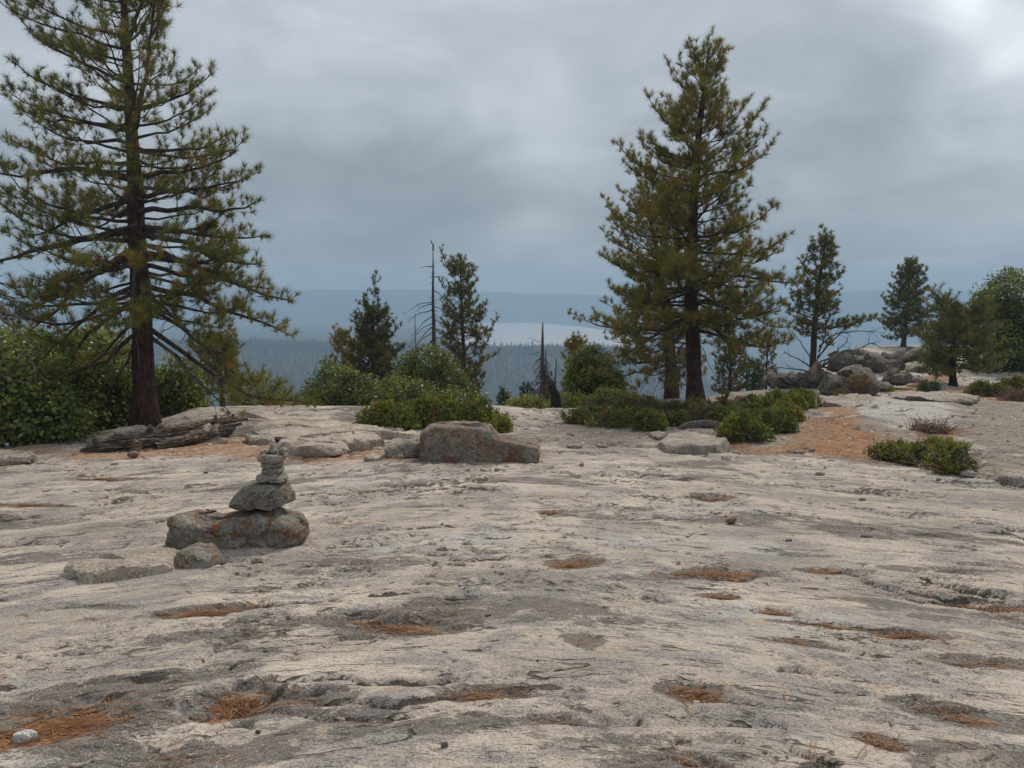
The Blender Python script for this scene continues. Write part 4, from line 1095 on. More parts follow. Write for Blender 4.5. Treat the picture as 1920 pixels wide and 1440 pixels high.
leafy('oak_bush', 'dark green bush directly right of the tall pine trunk', 'bush', gp(325, 17), [blob(328, 735, 17, 42, 60), blob(350, 765, 17, 30, 30)], 204, 74, per=40, rc=.2, tint=.30, leaf=(.09, .056))
leafy('oak_bush', 'feathery grey-green bush right of the thin young pine', 'bush', gp(490, 20), [blob(480, 745, 20, 60, 40), blob(535, 765, 20.5, 40, 26)], 255, 75, per=34, rc=.2, tint=.42, leaf=(.06, .03))
leafy('oak_bush', 'pale green bush under the dense dark pine', 'bush', gp(630, 21.5), [blob(625, 738, 21.5, 48, 54), blob(668, 748, 21.3, 46, 50), blob(600, 758, 21.8, 30, 38)], 391, 76, per=34, rc=.2, tint=.20, leaf=(.085, .05))
leafy('oak_bush', 'green bush between the dense dark pine and the slim pine', 'bush', gp(740, 22.5), [blob(735, 748, 22.5, 60, 36), blob(780, 748, 22.3, 55, 34), blob(850, 755, 22.3, 60, 24)], 340, 77, per=34, rc=.2, tint=.20, leaf=(.085, .05))
leafy('oak_tree', 'rounded light green oak at the foot of the tall bare dead trunk', 'tree', gp(805, 25), [blob(800, 688, 25, 50, 40), blob(830, 722, 25, 42, 36), blob(772, 712, 25, 34, 34)], 357, 78, per=34, rc=.22, tint=.26, leaf=(.09, .052))
leafy('oak_bush', 'pale leafy bush at the far end of the gravel saddle', 'bush', gp(985, 19.5), [blob(985, 762, 19.5, 34, 18), blob(1040, 765, 20, 22, 12)], 170, 79, per=34, rc=.14, tint=.55, leaf=(.06, .035))
leafy('oak_tree', 'dark round oak bush left of the tall pointed pine', 'tree', gp(1106, 21), [blob(1108, 695, 21, 38, 44), blob(1130, 725, 21, 40, 34), blob(1085, 715, 21, 20, 26)], 442, 80, per=38, rc=.18, tint=.26, leaf=(.075, .042))
leafy('oak_bush', 'light green bush in front of the dark round oak', 'bush', gp(1075, 19.2), [blob(1072, 752, 19.2, 26, 16), blob(1150, 752, 19.6, 50, 22)], 204, 81, per=34, rc=.14, tint=.58, leaf=(.06, .035))
leafy('oak_tree', 'large dark oak cut by the right edge behind the bushy pine', 'tree', gp(1905, 31), [blob(1905, 560, 31, 60, 52), blob(1880, 620, 31, 60, 50), blob(1945, 640, 31, 60, 60), blob(1860, 580, 31, 34, 28), blob(1900, 680, 30.5, 60, 30)], 714, 82, per=36, rc=.27, tint=.20, leaf=(.12, .075), r0=.16)

# ------------------------------------------------------------------ manzanita and low shrubs
mound('manzanita_shrub', 'largest bright green manzanita spreading behind the lichen boulder', [(668, 800, 745, 806), (730, 900, 730, 802), (840, 940, 742, 803), (920, 962, 775, 812)], 91, 1.15, tint=.60, red=.10)
mound('manzanita_shrub', 'low reddish manzanita mat at the right of the saddle', [(1045, 1135, 762, 794), (1105, 1210, 760, 802), (1080, 1160, 758, 785)], 92, .9, tint=.48, red=.16, bare=.3)
mound('manzanita_shrub', 'low dark manzanita clump left of the grey log on the rock', [(1180, 1255, 763, 808), (1230, 1310, 768, 800), (1160, 1230, 760, 795)], 93, 1.0, tint=.42, red=.08, bare=.1)
mound('manzanita_shrub', 'twiggy grey-brown manzanita around the foot of the tall pointed pine', [(1140, 1270, 738, 778), (1240, 1345, 745, 775), (1320, 1430, 732, 785), (1100, 1200, 745, 775), (1270, 1360, 755, 795)], 94, .6, tint=.40, red=.22, bare=.9)
mound('manzanita_shrub', 'wide green manzanita beside the orange needle path', [(1345, 1475, 772, 828), (1400, 1500, 755, 812), (1325, 1420, 760, 802), (1370, 1460, 750, 795)], 95, 1.0, tint=.46, red=.06, bare=.25)
mound('manzanita_shrub', 'bright green manzanita mound in front of the stripped pine foot', [(1420, 1525, 727, 772), (1465, 1548, 722, 765), (1430, 1510, 750, 792), (1390, 1470, 735, 775)], 96, 1.1, tint=.62, red=.06)
mound('manzanita_shrub', 'lone small manzanita with a dead grey side on the right slab', [(1690, 1805, 822, 874), (1750, 1860, 828, 889), (1648, 1715, 826, 864), (1720, 1830, 820, 866)], 97, 1.1, tint=.50, red=.07, bare=.35)
mound('manzanita_shrub', 'tiny green clump below the grey boulder', [(1560, 1612, 722, 742)], 98, 1.0, tint=.60, red=.05)
mound('manzanita_shrub', 'tiny green clump right of the dead twig bush', [(1648, 1682, 722, 734)], 99, 1.0, tint=.62, red=.05)
mound('manzanita_shrub', 'dull manzanita thicket under the large oak at the right edge', [(1800, 1900, 705, 745), (1870, 1960, 700, 742)], 100, .8, tint=.36, red=.2, bare=.4)
mound('pine_seedling', 'small blue-green clump at the foot of the bushy pine', [(1722, 1768, 710, 738)], 101, 1.1, tint=.30, red=.0, leaf=(.07, .008), mat=M_FIR)
mound('manzanita_shrub', 'brown dead twig bush on the ledge below the boulders', [(1585, 1640, 690, 746)], 102, .10, tint=.3, red=.9, bare=1.6)
mound('brush_pile', 'dead grey brush at the back right of the bare slab', [(1880, 1960, 728, 752)], 103, .03, tint=.3, red=.9, bare=1.2)
mound('brush_pile', 'patch of fallen twigs on the litter below the pale rock slab', [(1715, 1795, 806, 812)], 104, .01, tint=.3, red=.9, bare=.5, depth=.6)

# ------------------------------------------------------------------ rocks
def resample(poly, n, smooth=1):
    p = np.asarray(poly, float)
    for _ in range(smooth):          # corner cutting
        q = np.roll(p, -1, 0); p = np.stack([p * .8 + q * .2, p * .2 + q * .8], 1).reshape(-1, 2)
    c = np.vstack([p, p[:1]]); s = np.concatenate([[0], np.cumsum(np.linalg.norm(np.diff(c, axis=0), axis=1))])
    t = np.linspace(0, s[-1], n, endpoint=False)
    return np.stack([np.interp(t, s, c[:, 0]), np.interp(t, s, c[:, 1])], 1)

def solid(outline, depth, axis, seed, p=3.0, n=64, m=22, amp=.05, fine=.012, anchor=.35, tilt=0.0, smooth=1, skew=0.0, facet=.0, cuts=12, cutd=.10, nfac=34, ftilt=.14, foff=.007):
    """closed rock body: the outline swept through its depth, narrowing to a rounded end on both sides.
    axis 'y': outline is (x, z) seen from the front;  axis 'z': outline is (x, y) seen from above, depth is thickness"""
    o = resample(outline, n, smooth)
    if axis == 'z':
        cc_ = o.mean(0); dd_ = o - cc_; o = cc_ + dd_ * (1 + .16 * fb2(dd_[:, 0] * 5 / (np.ptp(o[:, 0]) + 1e-6) + seed * 3.3, dd_[:, 1] * 5 / (np.ptp(o[:, 1]) + 1e-6) + seed, 4, .6))[:, None]
    size = max(np.ptp(o[:, 0]), np.ptp(o[:, 1]))
    c = o.mean(0)
    if axis == 'y': c[1] = o[:, 1].min() + anchor * np.ptp(o[:, 1])
    s = np.sin(np.linspace(-.5, .5, m) * np.pi * .985)
    k = (1 - np.abs(s) ** p) ** (1 / p); k = np.maximum(k, .02)
    V = []
    for si, ki in zip(s, k):
        q = c + (o - c) * ki
        if axis == 'y':
            V.append(np.stack([q[:, 0] + skew * si * depth, np.full(n, si * depth / 2) + tilt * (q[:, 1] - c[1]), q[:, 1]], 1))
        else:
            V.append(np.stack([q[:, 0], q[:, 1], np.full(n, (si + 1) / 2 * depth)], 1))
    V = np.array(V).reshape(-1, 3)
    ctr = V.mean(0); d = V - ctr
    nr = unit(d / (np.array([np.ptp(V[:, 0]), np.ptp(V[:, 1]), np.ptp(V[:, 2])]) + 1e-6))
    off = seed * 7.13
    P_ = V / size
    rdg = .45 - np.abs(fb3(P_ * 3.4 + off, 3)) * 1.6
    disp = amp * .9 * size * rdg + fine * 1.3 * size * (fb3(P_ * 11 + off, 4, .6))
    if facet:
        t = fb3(P_ * 2.2 + off + 40, 2) * 5; disp = disp + facet * size * (np.floor(t) + sst(.7, 1, t - np.floor(t)) - t * .6) * .2
    V = V + nr * disp[:, None]
    # chunky broken facets: each patch of the surface gets its own tilt and offset
    rk = np.random.default_rng(int(seed) + 500); K = nfac
    sd_ = V[rk.integers(0, len(V), K)]; ex_ = np.ptp(V, axis=0) / size + .25
    wob_ = .05 * np.stack([fb3(P_ * 6 + off + q_, 2) for q_ in (0, 30, 60)], 1) * size
    kk = np.argmin((((V + wob_)[:, None] - sd_[None]) / ex_) ** 2 @ np.ones(3), axis=1)
    gk = rk.normal(0, ftilt, (K, 3)); ok_ = rk.normal(0, foff, K) * size
    V = V + nr * (np.sum((V - sd_[kk]) * gk[kk], 1) + ok_[kk])[:, None]
    # broken faces: shave the body with random planes
    rg = np.random.default_rng(int(seed) + 900); ext = np.ptp(V, axis=0)
    for k_ in range(cuts):
        d_ = rg.normal(size=3) * (np.array([1, 1, .8]) if axis == 'y' else np.array([1, 1, .25]))
        d_ = unit(d_ / ext); h = (V - ctr) @ d_; hm = h.max()
        cut = hm * (1 - rg.uniform(.02, cutd * 2.0))
        V = V - d_[None] * np.maximum(0, h - cut)[:, None] * .92
    V = V + nr * (fine * .6 * size * fb3(P_ * 22 + off + 3, 2))[:, None]
    i = np.arange(m - 1)[:, None] * n; j = np.arange(n)[None, :]; j2 = (j + 1) % n
    q = np.stack([i + j, i + j2, i + n + j2, i + n + j], -1).reshape(-1, 4)
    if axis == 'z': pass
    e0, e1 = len(V), len(V) + 1
    V = np.vstack([V, V[:n].mean(0), V[(m - 1) * n:m * n].mean(0)])
    jj = np.arange(n); t = np.concatenate([np.stack([(jj + 1) % n, jj, np.full(n, e0)], 1), np.stack([(m - 1) * n + jj, (m - 1) * n + (jj + 1) % n, np.full(n, e1)], 1)])
    return V, q, t

def place_solid(name, V, q, t, loc, mat, label, cat='rock', group=None, rotz=0.0):
    me = make_mesh(name, V, q, t, None, True)
    o = link(name, me, mat, loc=loc); o.rotation_euler = (0, 0, rotz)
    # consistent outward normals
    import bmesh
    bm = bmesh.new(); bm.from_mesh(me); bmesh.ops.recalc_face_normals(bm, faces=bm.faces); bm.to_mesh(me); bm.free()
    me.set_sharp_from_angle(angle=R(30))
    return tag(o, label, cat, group)

def front_rock(name, label, px, Yd, depth, mat, seed, lift=0.0, cat='rock', **kw):
    """silhouette in the photograph at distance Yd (middle of the rock)"""
    k = Yd / F
    us = [u for u, v in px]; vs = [v for u, v in px]; uc = (min(us) + max(us)) / 2; vb = max(vs)
    o = [((u - uc) * k, (vb - v) * k) for u, v in px]
    V, q, t = solid(o, depth, 'y', seed, **kw)
    loc = P(uc, vb, Yd) + np.array([0, 0, lift])
    return place_solid(name, V, q, t, loc, mat, label, cat)

def slab_rock(name, label, px, h, mat, seed, sink=.04, cat='rock', n=110, m=16, p=9.0, **kw):
    kw.setdefault('ftilt', .10); kw.setdefault('foff', .008); kw.setdefault('nfac', 40)
    """top outline in the photograph of a slab whose top lies h above the ground"""
    pts = [G(u, v, h) for u, v in px]
    c = np.mean(pts, 0); zb = min(bz(p_[0], p_[1]) for p_ in pts)
    o = [(p_[0] - c[0], p_[1] - c[1]) for p_ in pts]
    V, q, t = solid(o, h + sink + (max(p_[2] for p_ in pts) - h - zb) * .0, 'z', seed, p=p, n=n, m=m, **kw)
    # follow the slope of the ground
    V[:, 2] += base(V[:, 0] + c[0], V[:, 1] + c[1]) - sink - zb
    return place_solid(name, V, q, t, (c[0], c[1], zb), mat, label, cat)

# --- the cairn
g = G(450, 1030); CYd = g[1] + .22      # the cairn stands about six metres away
front_rock('cairn_boulder', 'long lichen-covered boulder at the bottom of the cairn',
           [(317, 1016), (322, 990), (333, 966), (345, 960), (375, 964), (392, 970), (420, 968), (445, 960), (470, 953), (500, 948), (520, 948), (538, 958), (552, 962), (566, 968), (576, 984), (574, 1002), (563, 1018), (546, 1030), (522, 1028), (500, 1034), (470, 1032), (420, 1026), (380, 1022), (340, 1022)],
           CYd, .46, M_ROCK_L, 3, n=150, m=52, nfac=26, foff=.003, ftilt=.07, cutd=.05, cuts=18, smooth=0, amp=.018, fine=.016, p=4.6, anchor=.45, facet=.02)
front_rock('cairn_stone', 'wedge-shaped lichen stone balanced on the cairn boulder',
           [(436, 944), (438, 936), (452, 920), (465, 904), (490, 901), (520, 902), (540, 906), (546, 922), (545, 940), (530, 944), (500, 946), (470, 950), (445, 951)], CYd, .34, M_ROCK_L2, 5, n=110, m=40, amp=.03, smooth=0, nfac=40, ftilt=.13, foff=.006, cutd=.05, cuts=16, p=4.6, facet=.02)
front_rock('cairn_stone', 'dark chunky stone directly on the wedge-shaped stone',
           [(484, 897), (485, 890), (492, 885), (510, 884), (525, 886), (534, 892), (539, 900), (520, 901), (500, 900)], CYd, .22, M_STONE, 7, amp=.02, ftilt=.12, foff=.010, cuts=12, cutd=.08, p=5, smooth=0, fine=.02, n=56, m=18)
front_rock('cairn_stone', 'flat grey stone third from the bottom of the small stack', [(493, 880), (497, 874), (512, 871), (526, 874), (532, 880), (528, 887), (510, 888), (498, 885)], CYd, .19, M_STONE, 8, amp=.02, ftilt=.12, foff=.010, cuts=12, cutd=.08, p=5, smooth=0, fine=.02, n=48, m=16)
front_rock('cairn_stone', 'thin tilted grey stone in the middle of the small stack', [(492, 872), (493, 867), (505, 864), (522, 863), (531, 868), (529, 872), (512, 874), (500, 876)], CYd - .01, .17, M_STONE, 9, amp=.02, ftilt=.12, foff=.010, cuts=12, cutd=.08, p=5, smooth=0, fine=.02, n=48, m=16)
front_rock('cairn_stone', 'wide pale flat stone near the top of the cairn', [(487, 856), (490, 851), (505, 848), (522, 848), (534, 851), (536, 857), (530, 864), (512, 866), (498, 864), (490, 861)], CYd, .22, M_STONE, 10, amp=.02, ftilt=.12, foff=.010, cuts=12, cutd=.08, p=5, smooth=0, fine=.02, n=56, m=18)
front_rock('cairn_pebble', 'dark pebble on the left of the wide flat stone', [(488, 849), (491, 844), (499, 842), (504, 846), (502, 850), (493, 851)], CYd - .03, .06, M_STONE, 12, amp=.02, ftilt=.12, foff=.010, cuts=12, cutd=.08, p=5, smooth=0, fine=.02, n=32, m=12)
front_rock('cairn_pebble', 'flat chip on the right of the wide flat stone', [(522, 848), (524, 841), (532, 838), (537, 843), (535, 849), (528, 850)], CYd - .02, .07, M_STONE, 13, amp=.02, ftilt=.12, foff=.010, cuts=12, cutd=.08, p=5, smooth=0, fine=.02, n=32, m=12)
front_rock('cairn_pebble', 'flat middle pebble under the topmost pebble', [(502, 847), (505, 841), (514, 840), (521, 844), (519, 849), (508, 849)], CYd - .02, .07, M_STONE, 14, amp=.02, ftilt=.12, foff=.010, cuts=12, cutd=.08, p=5, smooth=0, fine=.02, n=32, m=12)
front_rock('cairn_pebble', 'topmost tiny pebble of the cairn', [(506, 841), (506, 833), (511, 831), (516, 833), (514, 839), (510, 842)], CYd - .02, .035, M_STONE, 15, amp=.02, ftilt=.12, foff=.010, cuts=12, cutd=.08, p=5, smooth=0, fine=.02, n=28, m=12)
g2 = G(380, 1066)
front_rock('boulder', 'rounded grey stone in front of the cairn boulder', [(334, 1052), (333, 1034), (342, 1024), (360, 1021), (392, 1022), (412, 1032), (421, 1046), (418, 1058), (400, 1064), (370, 1070), (346, 1068), (338, 1060)], g2[1] + .12, .30, M_ROCK_L2, 17, n=72, m=26, amp=.06, facet=.02)
slab_rock('flat_rock', 'pale thin rock flake lying left of the rounded grey stone', [(115, 1062), (150, 1048), (240, 1030), (335, 1026), (345, 1040), (330, 1056), (260, 1066), (180, 1076), (135, 1080)], .07, M_ROCK_P, 18, amp=.03)
front_rock('pebble', 'small speckled pebble right of the rounded grey stone', [(470, 1054), (472, 1048), (482, 1044), (492, 1047), (496, 1053), (488, 1058), (475, 1058)], G(482, 1057)[1] + .03, .07, M_STONE, 19, n=32, m=12)
# twig on the boulder
tw = MB(); tw.tube([P(374, 962, CYd), P(385, 961.5, CYd - .02), P(396, 959, CYd - .02), P(405, 958, CYd)], [.006, .011, .014, .006], 6, rough=.3)
tw.tube([P(396, 960, CYd - .01), P(390, 956, CYd - .01), P(386, 955, CYd)], [.008, .007, .004], 5)
tag(tw.build('stick', M_DRIFT), 'short broken stick lying on the left of the cairn boulder', 'stick')

# --- the lichen boulder
BY = G(900, 866)[1] + .3
front_rock('boulder', 'big stepped boulder with rusty lichen in front of the bright green manzanita',
           [(797, 868), (792, 850), (790, 825), (791, 808), (800, 798), (815, 791), (850, 789), (890, 791), (922, 796), (926, 806), (935, 814), (960, 818), (990, 823), (1010, 828), (1013, 840), (1011, 858), (995, 862), (960, 863), (930, 864), (880, 868), (840, 872), (812, 873)],
           BY, .62, M_ROCK_L, 21, n=160, m=52, nfac=30, foff=.003, ftilt=.04, cutd=.015, cuts=16, smooth=0, amp=.012, fine=.010, p=14.0, anchor=.3, facet=.008, lift=-.02)

# --- ledge slabs behind the cairn and along the crest
slab_rock('flat_rock', 'long pale ledge slab with dark front directly behind the cairn top', [(513, 826), (535, 819), (590, 818), (640, 822), (654, 829), (640, 834), (590, 836), (540, 835)], .14, M_ROCK_P, 31, amp=.025)
slab_rock('flat_rock', 'small dark-fronted slab between the log end and the long ledge', [(460, 814), (480, 809), (512, 812), (516, 818), (500, 823), (470, 822)], .10, M_ROCK, 32, amp=.04)
slab_rock('flat_rock', 'flat slab with a dark hollow front left of the grey block', [(610, 815), (640, 808), (700, 808), (722, 814), (712, 823), (660, 826), (625, 824)], .16, M_ROCK_P, 33, amp=.03)
slab_rock('flat_rock', 'wide pale crest slab left of the bright green manzanita', [(470, 800), (500, 792), (600, 790), (670, 794), (740, 802), (790, 806), (780, 813), (700, 808), (620, 808), (540, 812), (490, 808)], .13, M_ROCK_P, 34, amp=.02)
slab_rock('flat_rock', 'hump of pale rock on the crest behind the log end', [(380, 792), (400, 782), (470, 779), (560, 781), (640, 787), (660, 793), (560, 796), (470, 797), (410, 798)], .20, M_ROCK_P, 35, amp=.025)
slab_rock('flat_rock', 'rounded rock hump between the log and the tall left pine', [(285, 797), (310, 784), (370, 779), (420, 782), (440, 790), (400, 797), (330, 803)], .26, M_ROCK_P, 36, amp=.03)
slab_rock('flat_rock', 'low rock at the foot of the tall left pine', [(200, 818), (222, 802), (260, 796), (292, 800), (288, 810), (250, 818)], .20, M_ROCK, 37, amp=.03)
front_rock('boulder', 'grey block touching the left side of the lichen boulder', [(722, 858), (720, 838), (735, 828), (770, 820), (800, 820), (800, 852), (775, 856), (748, 862)], G(755, 860)[1] + .3, .6, M_ROCK, 38, n=80, m=26, amp=.05, facet=.03, p=4)
slab_rock('flat_rock', 'small flat stone on the litter left of the grey block', [(680, 853), (700, 848), (714, 852), (712, 858), (690, 860)], .05, M_ROCK, 39, amp=.05, n=40)
front_rock('pebble', 'small stone leaning on the grey block', [(744, 862), (746, 853), (752, 850), (758, 857), (756, 862)], G(750, 862)[1] + .02, .08, M_ROCK, 40, n=28, m=12)
slab_rock('flat_rock', 'low rock on the duff at the far left edge', [(-30, 848), (0, 842), (45, 843), (75, 849), (50, 856), (0, 858)], .08, M_ROCK, 41, amp=.04)
slab_rock('flat_rock', 'flat grey rock sheet under the grey log among the shrubs', [(1228, 822), (1255, 810), (1310, 808), (1352, 816), (1366, 826), (1350, 834), (1290, 833), (1245, 832)], .12, M_ROCK, 42, amp=.03)
slab_rock('flat_rock', 'small stone left of the flat rock sheet', [(1218, 812), (1232, 807), (1250, 811), (1240, 818), (1224, 818)], .06, M_ROCK, 43, amp=.05, n=40)
# --- right-hand outcrop
front_rock('boulder', 'big smooth grey boulder below the stripped pine', [(1540, 742), (1545, 722), (1558, 702), (1580, 690), (1606, 688), (1632, 694), (1642, 712), (1640, 736), (1620, 744), (1570, 746)], 22.6, 1.4, M_ROCK_D, 51, n=100, m=36, amp=.04, facet=.02, ftilt=.2, foff=.01)
front_rock('boulder', 'dark blocky rock on top of the big smooth boulder', [(1558, 694), (1562, 672), (1578, 660), (1604, 664), (1610, 658), (1636, 657), (1644, 676), (1640, 696), (1600, 700)], 24.4, 1.3, M_ROCK_D, 52, n=100, m=36, amp=.05, facet=.05, p=5, ftilt=.3, foff=.02)
front_rock('boulder', 'dark rock left of the stripped pine foot', [(1440, 724), (1442, 704), (1456, 700), (1474, 702), (1500, 698), (1512, 706), (1514, 724), (1480, 728)], 25.6, 1.2, M_ROCK_D, 53, n=90, m=30, amp=.05, facet=.04, p=5, ftilt=.3, foff=.02)
front_rock('boulder', 'rock behind the stripped pine foot', [(1500, 716), (1506, 700), (1530, 694), (1556, 698), (1560, 714), (1540, 724)], 25.4, 1.0, M_ROCK_D, 54, n=64, m=22, amp=.06, facet=.04)
for i, (px, Yd, dep, mat, lab) in enumerate([
        ([(1640, 690), (1646, 678), (1672, 672), (1690, 676), (1694, 690), (1670, 694)], 27, .9, M_ROCK_D, 'rock step right of the dark blocky rock'),
        ([(1680, 672), (1688, 656), (1708, 650), (1722, 652), (1724, 668), (1700, 676)], 33, 1.2, M_ROCK_D, 'topmost skyline rock on the right outcrop'),
        ([(1656, 716), (1664, 700), (1684, 694), (1702, 698), (1706, 712), (1690, 718)], 25, .8, M_ROCK_D, 'rounded rock beside the dead twig bush'),
        ([(1694, 692), (1702, 680), (1730, 678), (1736, 692), (1716, 698)], 28, .9, M_ROCK_P, 'flat-topped pale rock near the litter path'),
        ([(1700, 712), (1706, 704), (1720, 702), (1726, 710), (1714, 716)], 26, .5, M_ROCK, 'small rock at the edge of the upper litter path'),
        ([(1640, 676), (1650, 664), (1674, 662), (1682, 674), (1660, 682)], 30, 1.0, M_ROCK_D, 'rock between the dark block and the skyline rock'),
        ([(1640, 726), (1648, 714), (1662, 712), (1668, 724), (1654, 728)], 23.5, .5, M_ROCK, 'squat rock beside the big smooth boulder'),
        ([(1722, 690), (1726, 664), (1750, 654), (1780, 660), (1790, 690), (1750, 694)], 32, 1.4, M_ROCK_D, 'rock half hidden behind the bushy pine')]):
    front_rock('boulder', lab, px, Yd, dep, mat, 60 + i, n=64, m=24, amp=.05, facet=.04, lift=-.03, ftilt=.26, foff=.014)
slab_rock('flat_rock', 'layered ledge below the dead twig bush', [(1548, 752), (1570, 742), (1620, 738), (1644, 743), (1640, 752), (1600, 758), (1565, 760)], .14, M_ROCK, 71, amp=.03)
slab_rock('flat_rock', 'long dark-edged ledge below the bushy pine', [(1660, 742), (1700, 735), (1780, 736), (1834, 742), (1830, 750), (1780, 752), (1700, 749)], .13, M_ROCK, 72, amp=.03)
slab_rock('flat_rock', 'low layered rock beside the lone small manzanita', [(1860, 886), (1880, 878), (1930, 880), (1990, 890), (1960, 898), (1900, 897)], .07, M_ROCK, 73, amp=.04)
front_rock('boulder', 'small round stone at the foot of the lone small manzanita', [(1802, 892), (1803, 885), (1812, 880), (1824, 882), (1828, 890), (1818, 895)], G(1815, 894)[1] + .06, .16, M_ROCK, 74, n=40, m=14)
# --- single stones on the slab
for i, (u, v, w_, h_, mat, nm, lab) in enumerate([
        (36, 1366, 52, 26, M_QUARTZ, 'pebble', 'white oval stone on the needles in the lower left corner'),
        (1306, 1308, 15, 13, M_QUARTZ, 'pebble', 'larger of two white pebbles on a needle patch near the bottom'),
        (1278, 1299, 9, 9, M_QUARTZ, 'pebble', 'smaller of two white pebbles on a needle patch near the bottom'),
        (833, 1404, 15, 14, M_ROCK_D, 'pebble', 'dark round pebble at the bottom of the slab'),
        (1528, 1207, 9, 9, M_STONE, 'pebble', 'small dark pebble on the right-hand slab'),
        (482, 1350, 11, 10, M_ROCK_D, 'pebble', 'tiny dark pebble in the lower left'),
        (1628, 1002, 22, 9, M_STONE, 'stone_flake', 'dark flake in a shallow scar on the right slab'),
        (1540, 886, 20, 8, M_STONE, 'stone_flake', 'dark flake lying below the needle path'),
        (1618, 936, 16, 7, M_STONE, 'stone_flake', 'thin flake lying out on the right slab'),
        (1524, 842, 14, 9, M_ROCK, 'stone_flake', 'pale small block on the orange needle path'),
        (1500, 847, 22, 7, M_ROCK, 'stone_flake', 'flat stone on the orange needle path'),
        (1482, 846, 12, 6, M_STONE, 'stone_flake', 'dark small stone on the orange needle path'),
        (1080, 835, 36, 9, M_ROCK, 'stone_flake', 'flat stone step on the gravel saddle'),
        (1130, 833, 24, 7, M_ROCK, 'stone_flake', 'thin flat stone right of the stone step on the saddle'),
        (1480, 1012, 14, 7, M_STONE, 'stone_flake', 'small dark flake in the middle of the right slab'),
        (350, 822, 26, 14, M_ROCK, 'pebble', 'grey stone under the right part of the log'),
        (415, 824, 24, 14, M_ROCK, 'pebble', 'small grey stone on the litter right of the log'),
        (915, 1150, 12, 7, M_ROCK_D, 'pebble', 'dark pebble in the central hollow'),
        (640, 1323, 14, 10, M_QUARTZ, 'pebble', 'pale chip in the lower left hollow'),
        (355, 1392, 22, 10, M_ROCK_P, 'stone_flake', 'pale flat chip at the lower left needle patch'),
        (300, 1365, 110, 46, M_ROCK_P, 'stone_flake', 'broad flat rock plate right of the lower left needles'),
        (1850, 1418, 200, 70, M_ROCK, 'stone_flake', 'broad grey plate in the lower right corner'),
        (385, 887, 10, 5, M_ROCK_D, 'pebble', 'single dark chip on the slab below the log')]):
    g = G(u, v + h_ / 2); k = g[1] / F
    rx = w_ / 2 * k; hh = h_ * k * (.8 if w_ < 60 else .22)
    rg = np.random.default_rng(200 + i); an = np.linspace(0, 2 * np.pi, 11, endpoint=False)
    ol = [(math.cos(a) * rx * rg.uniform(.8, 1.1), math.sin(a) * rx * (.62 if w_ < 60 else .55) * rg.uniform(.75, 1.1)) for a in an]
    V, q, t = solid(ol, hh, 'z', 80 + i, p=2.4 if nm == 'pebble' else 3.6, n=36 if w_ < 60 else 72, m=12, amp=.07 if w_ < 60 else .03)
    zz = gz(g[0], g[1] + rx * .5)
    place_solid(nm, V, q, t, (g[0], g[1] + rx * .5, zz - hh * (.18 if w_ < 60 else .55)), mat, lab, 'stone', rotz=0 if w_ > 60 else rg.uniform(-.4, .4))

# --- pine cones
def cone(u, v, L, rot, lab):
    g = G(u, v); rng = np.random.default_rng(int(u)); mb = MB()
    n = 90; f = (np.arange(n) + .5) / n; a = np.arange(n) * 2.39996
    rr = L * .36 * np.sin(np.pi * np.clip(f * .92 + .06, 0, 1)) ** .8
    ax = np.array([math.cos(rot), math.sin(rot), .06]); s1 = np.array([-math.sin(rot), math.cos(rot), 0]); s2 = np.cross(ax, s1)
    z0 = gz(g[0], g[1]) + L * .30
    for fi, ai, ri in zip(f, a, rr):
        o = s1 * math.cos(ai) + s2 * math.sin(ai); c = np.array([g[0], g[1], z0]) + ax * (fi - .5) * L
        tip = c + o * ri + ax * ri * .35; sd = np.cross(o, ax) * ri * .34
        mb.add([c + o * ri * .15, c + o * ri * .7 + sd, tip, c + o * ri * .7 - sd, c + o * ri * .7 - ax * ri * .12], [(0, 1, 2, 3)], [(1, 4, 2), (4, 3, 2)])
    mb.tube([np.array([g[0], g[1], z0]) - ax * L * .45, np.array([g[0], g[1], z0]) + ax * L * .45], [L * .12, L * .06], 7)
    mb.build('pine_cone', M_BARK_PALE, smooth=False)
    tag(bpy.data.objects[[o.name for o in bpy.data.objects if o.name.startswith('pine_cone')][-1]], lab, 'pine cone')
    return
cone(1370, 981, .11, .3, 'dark open pine cone lying on the middle right of the slab')
cone(1090, 872, .09, 1.0, 'pine cone right of the lichen boulder')
cone(250, 858, .16, .2, 'reddish pine cone under the log')

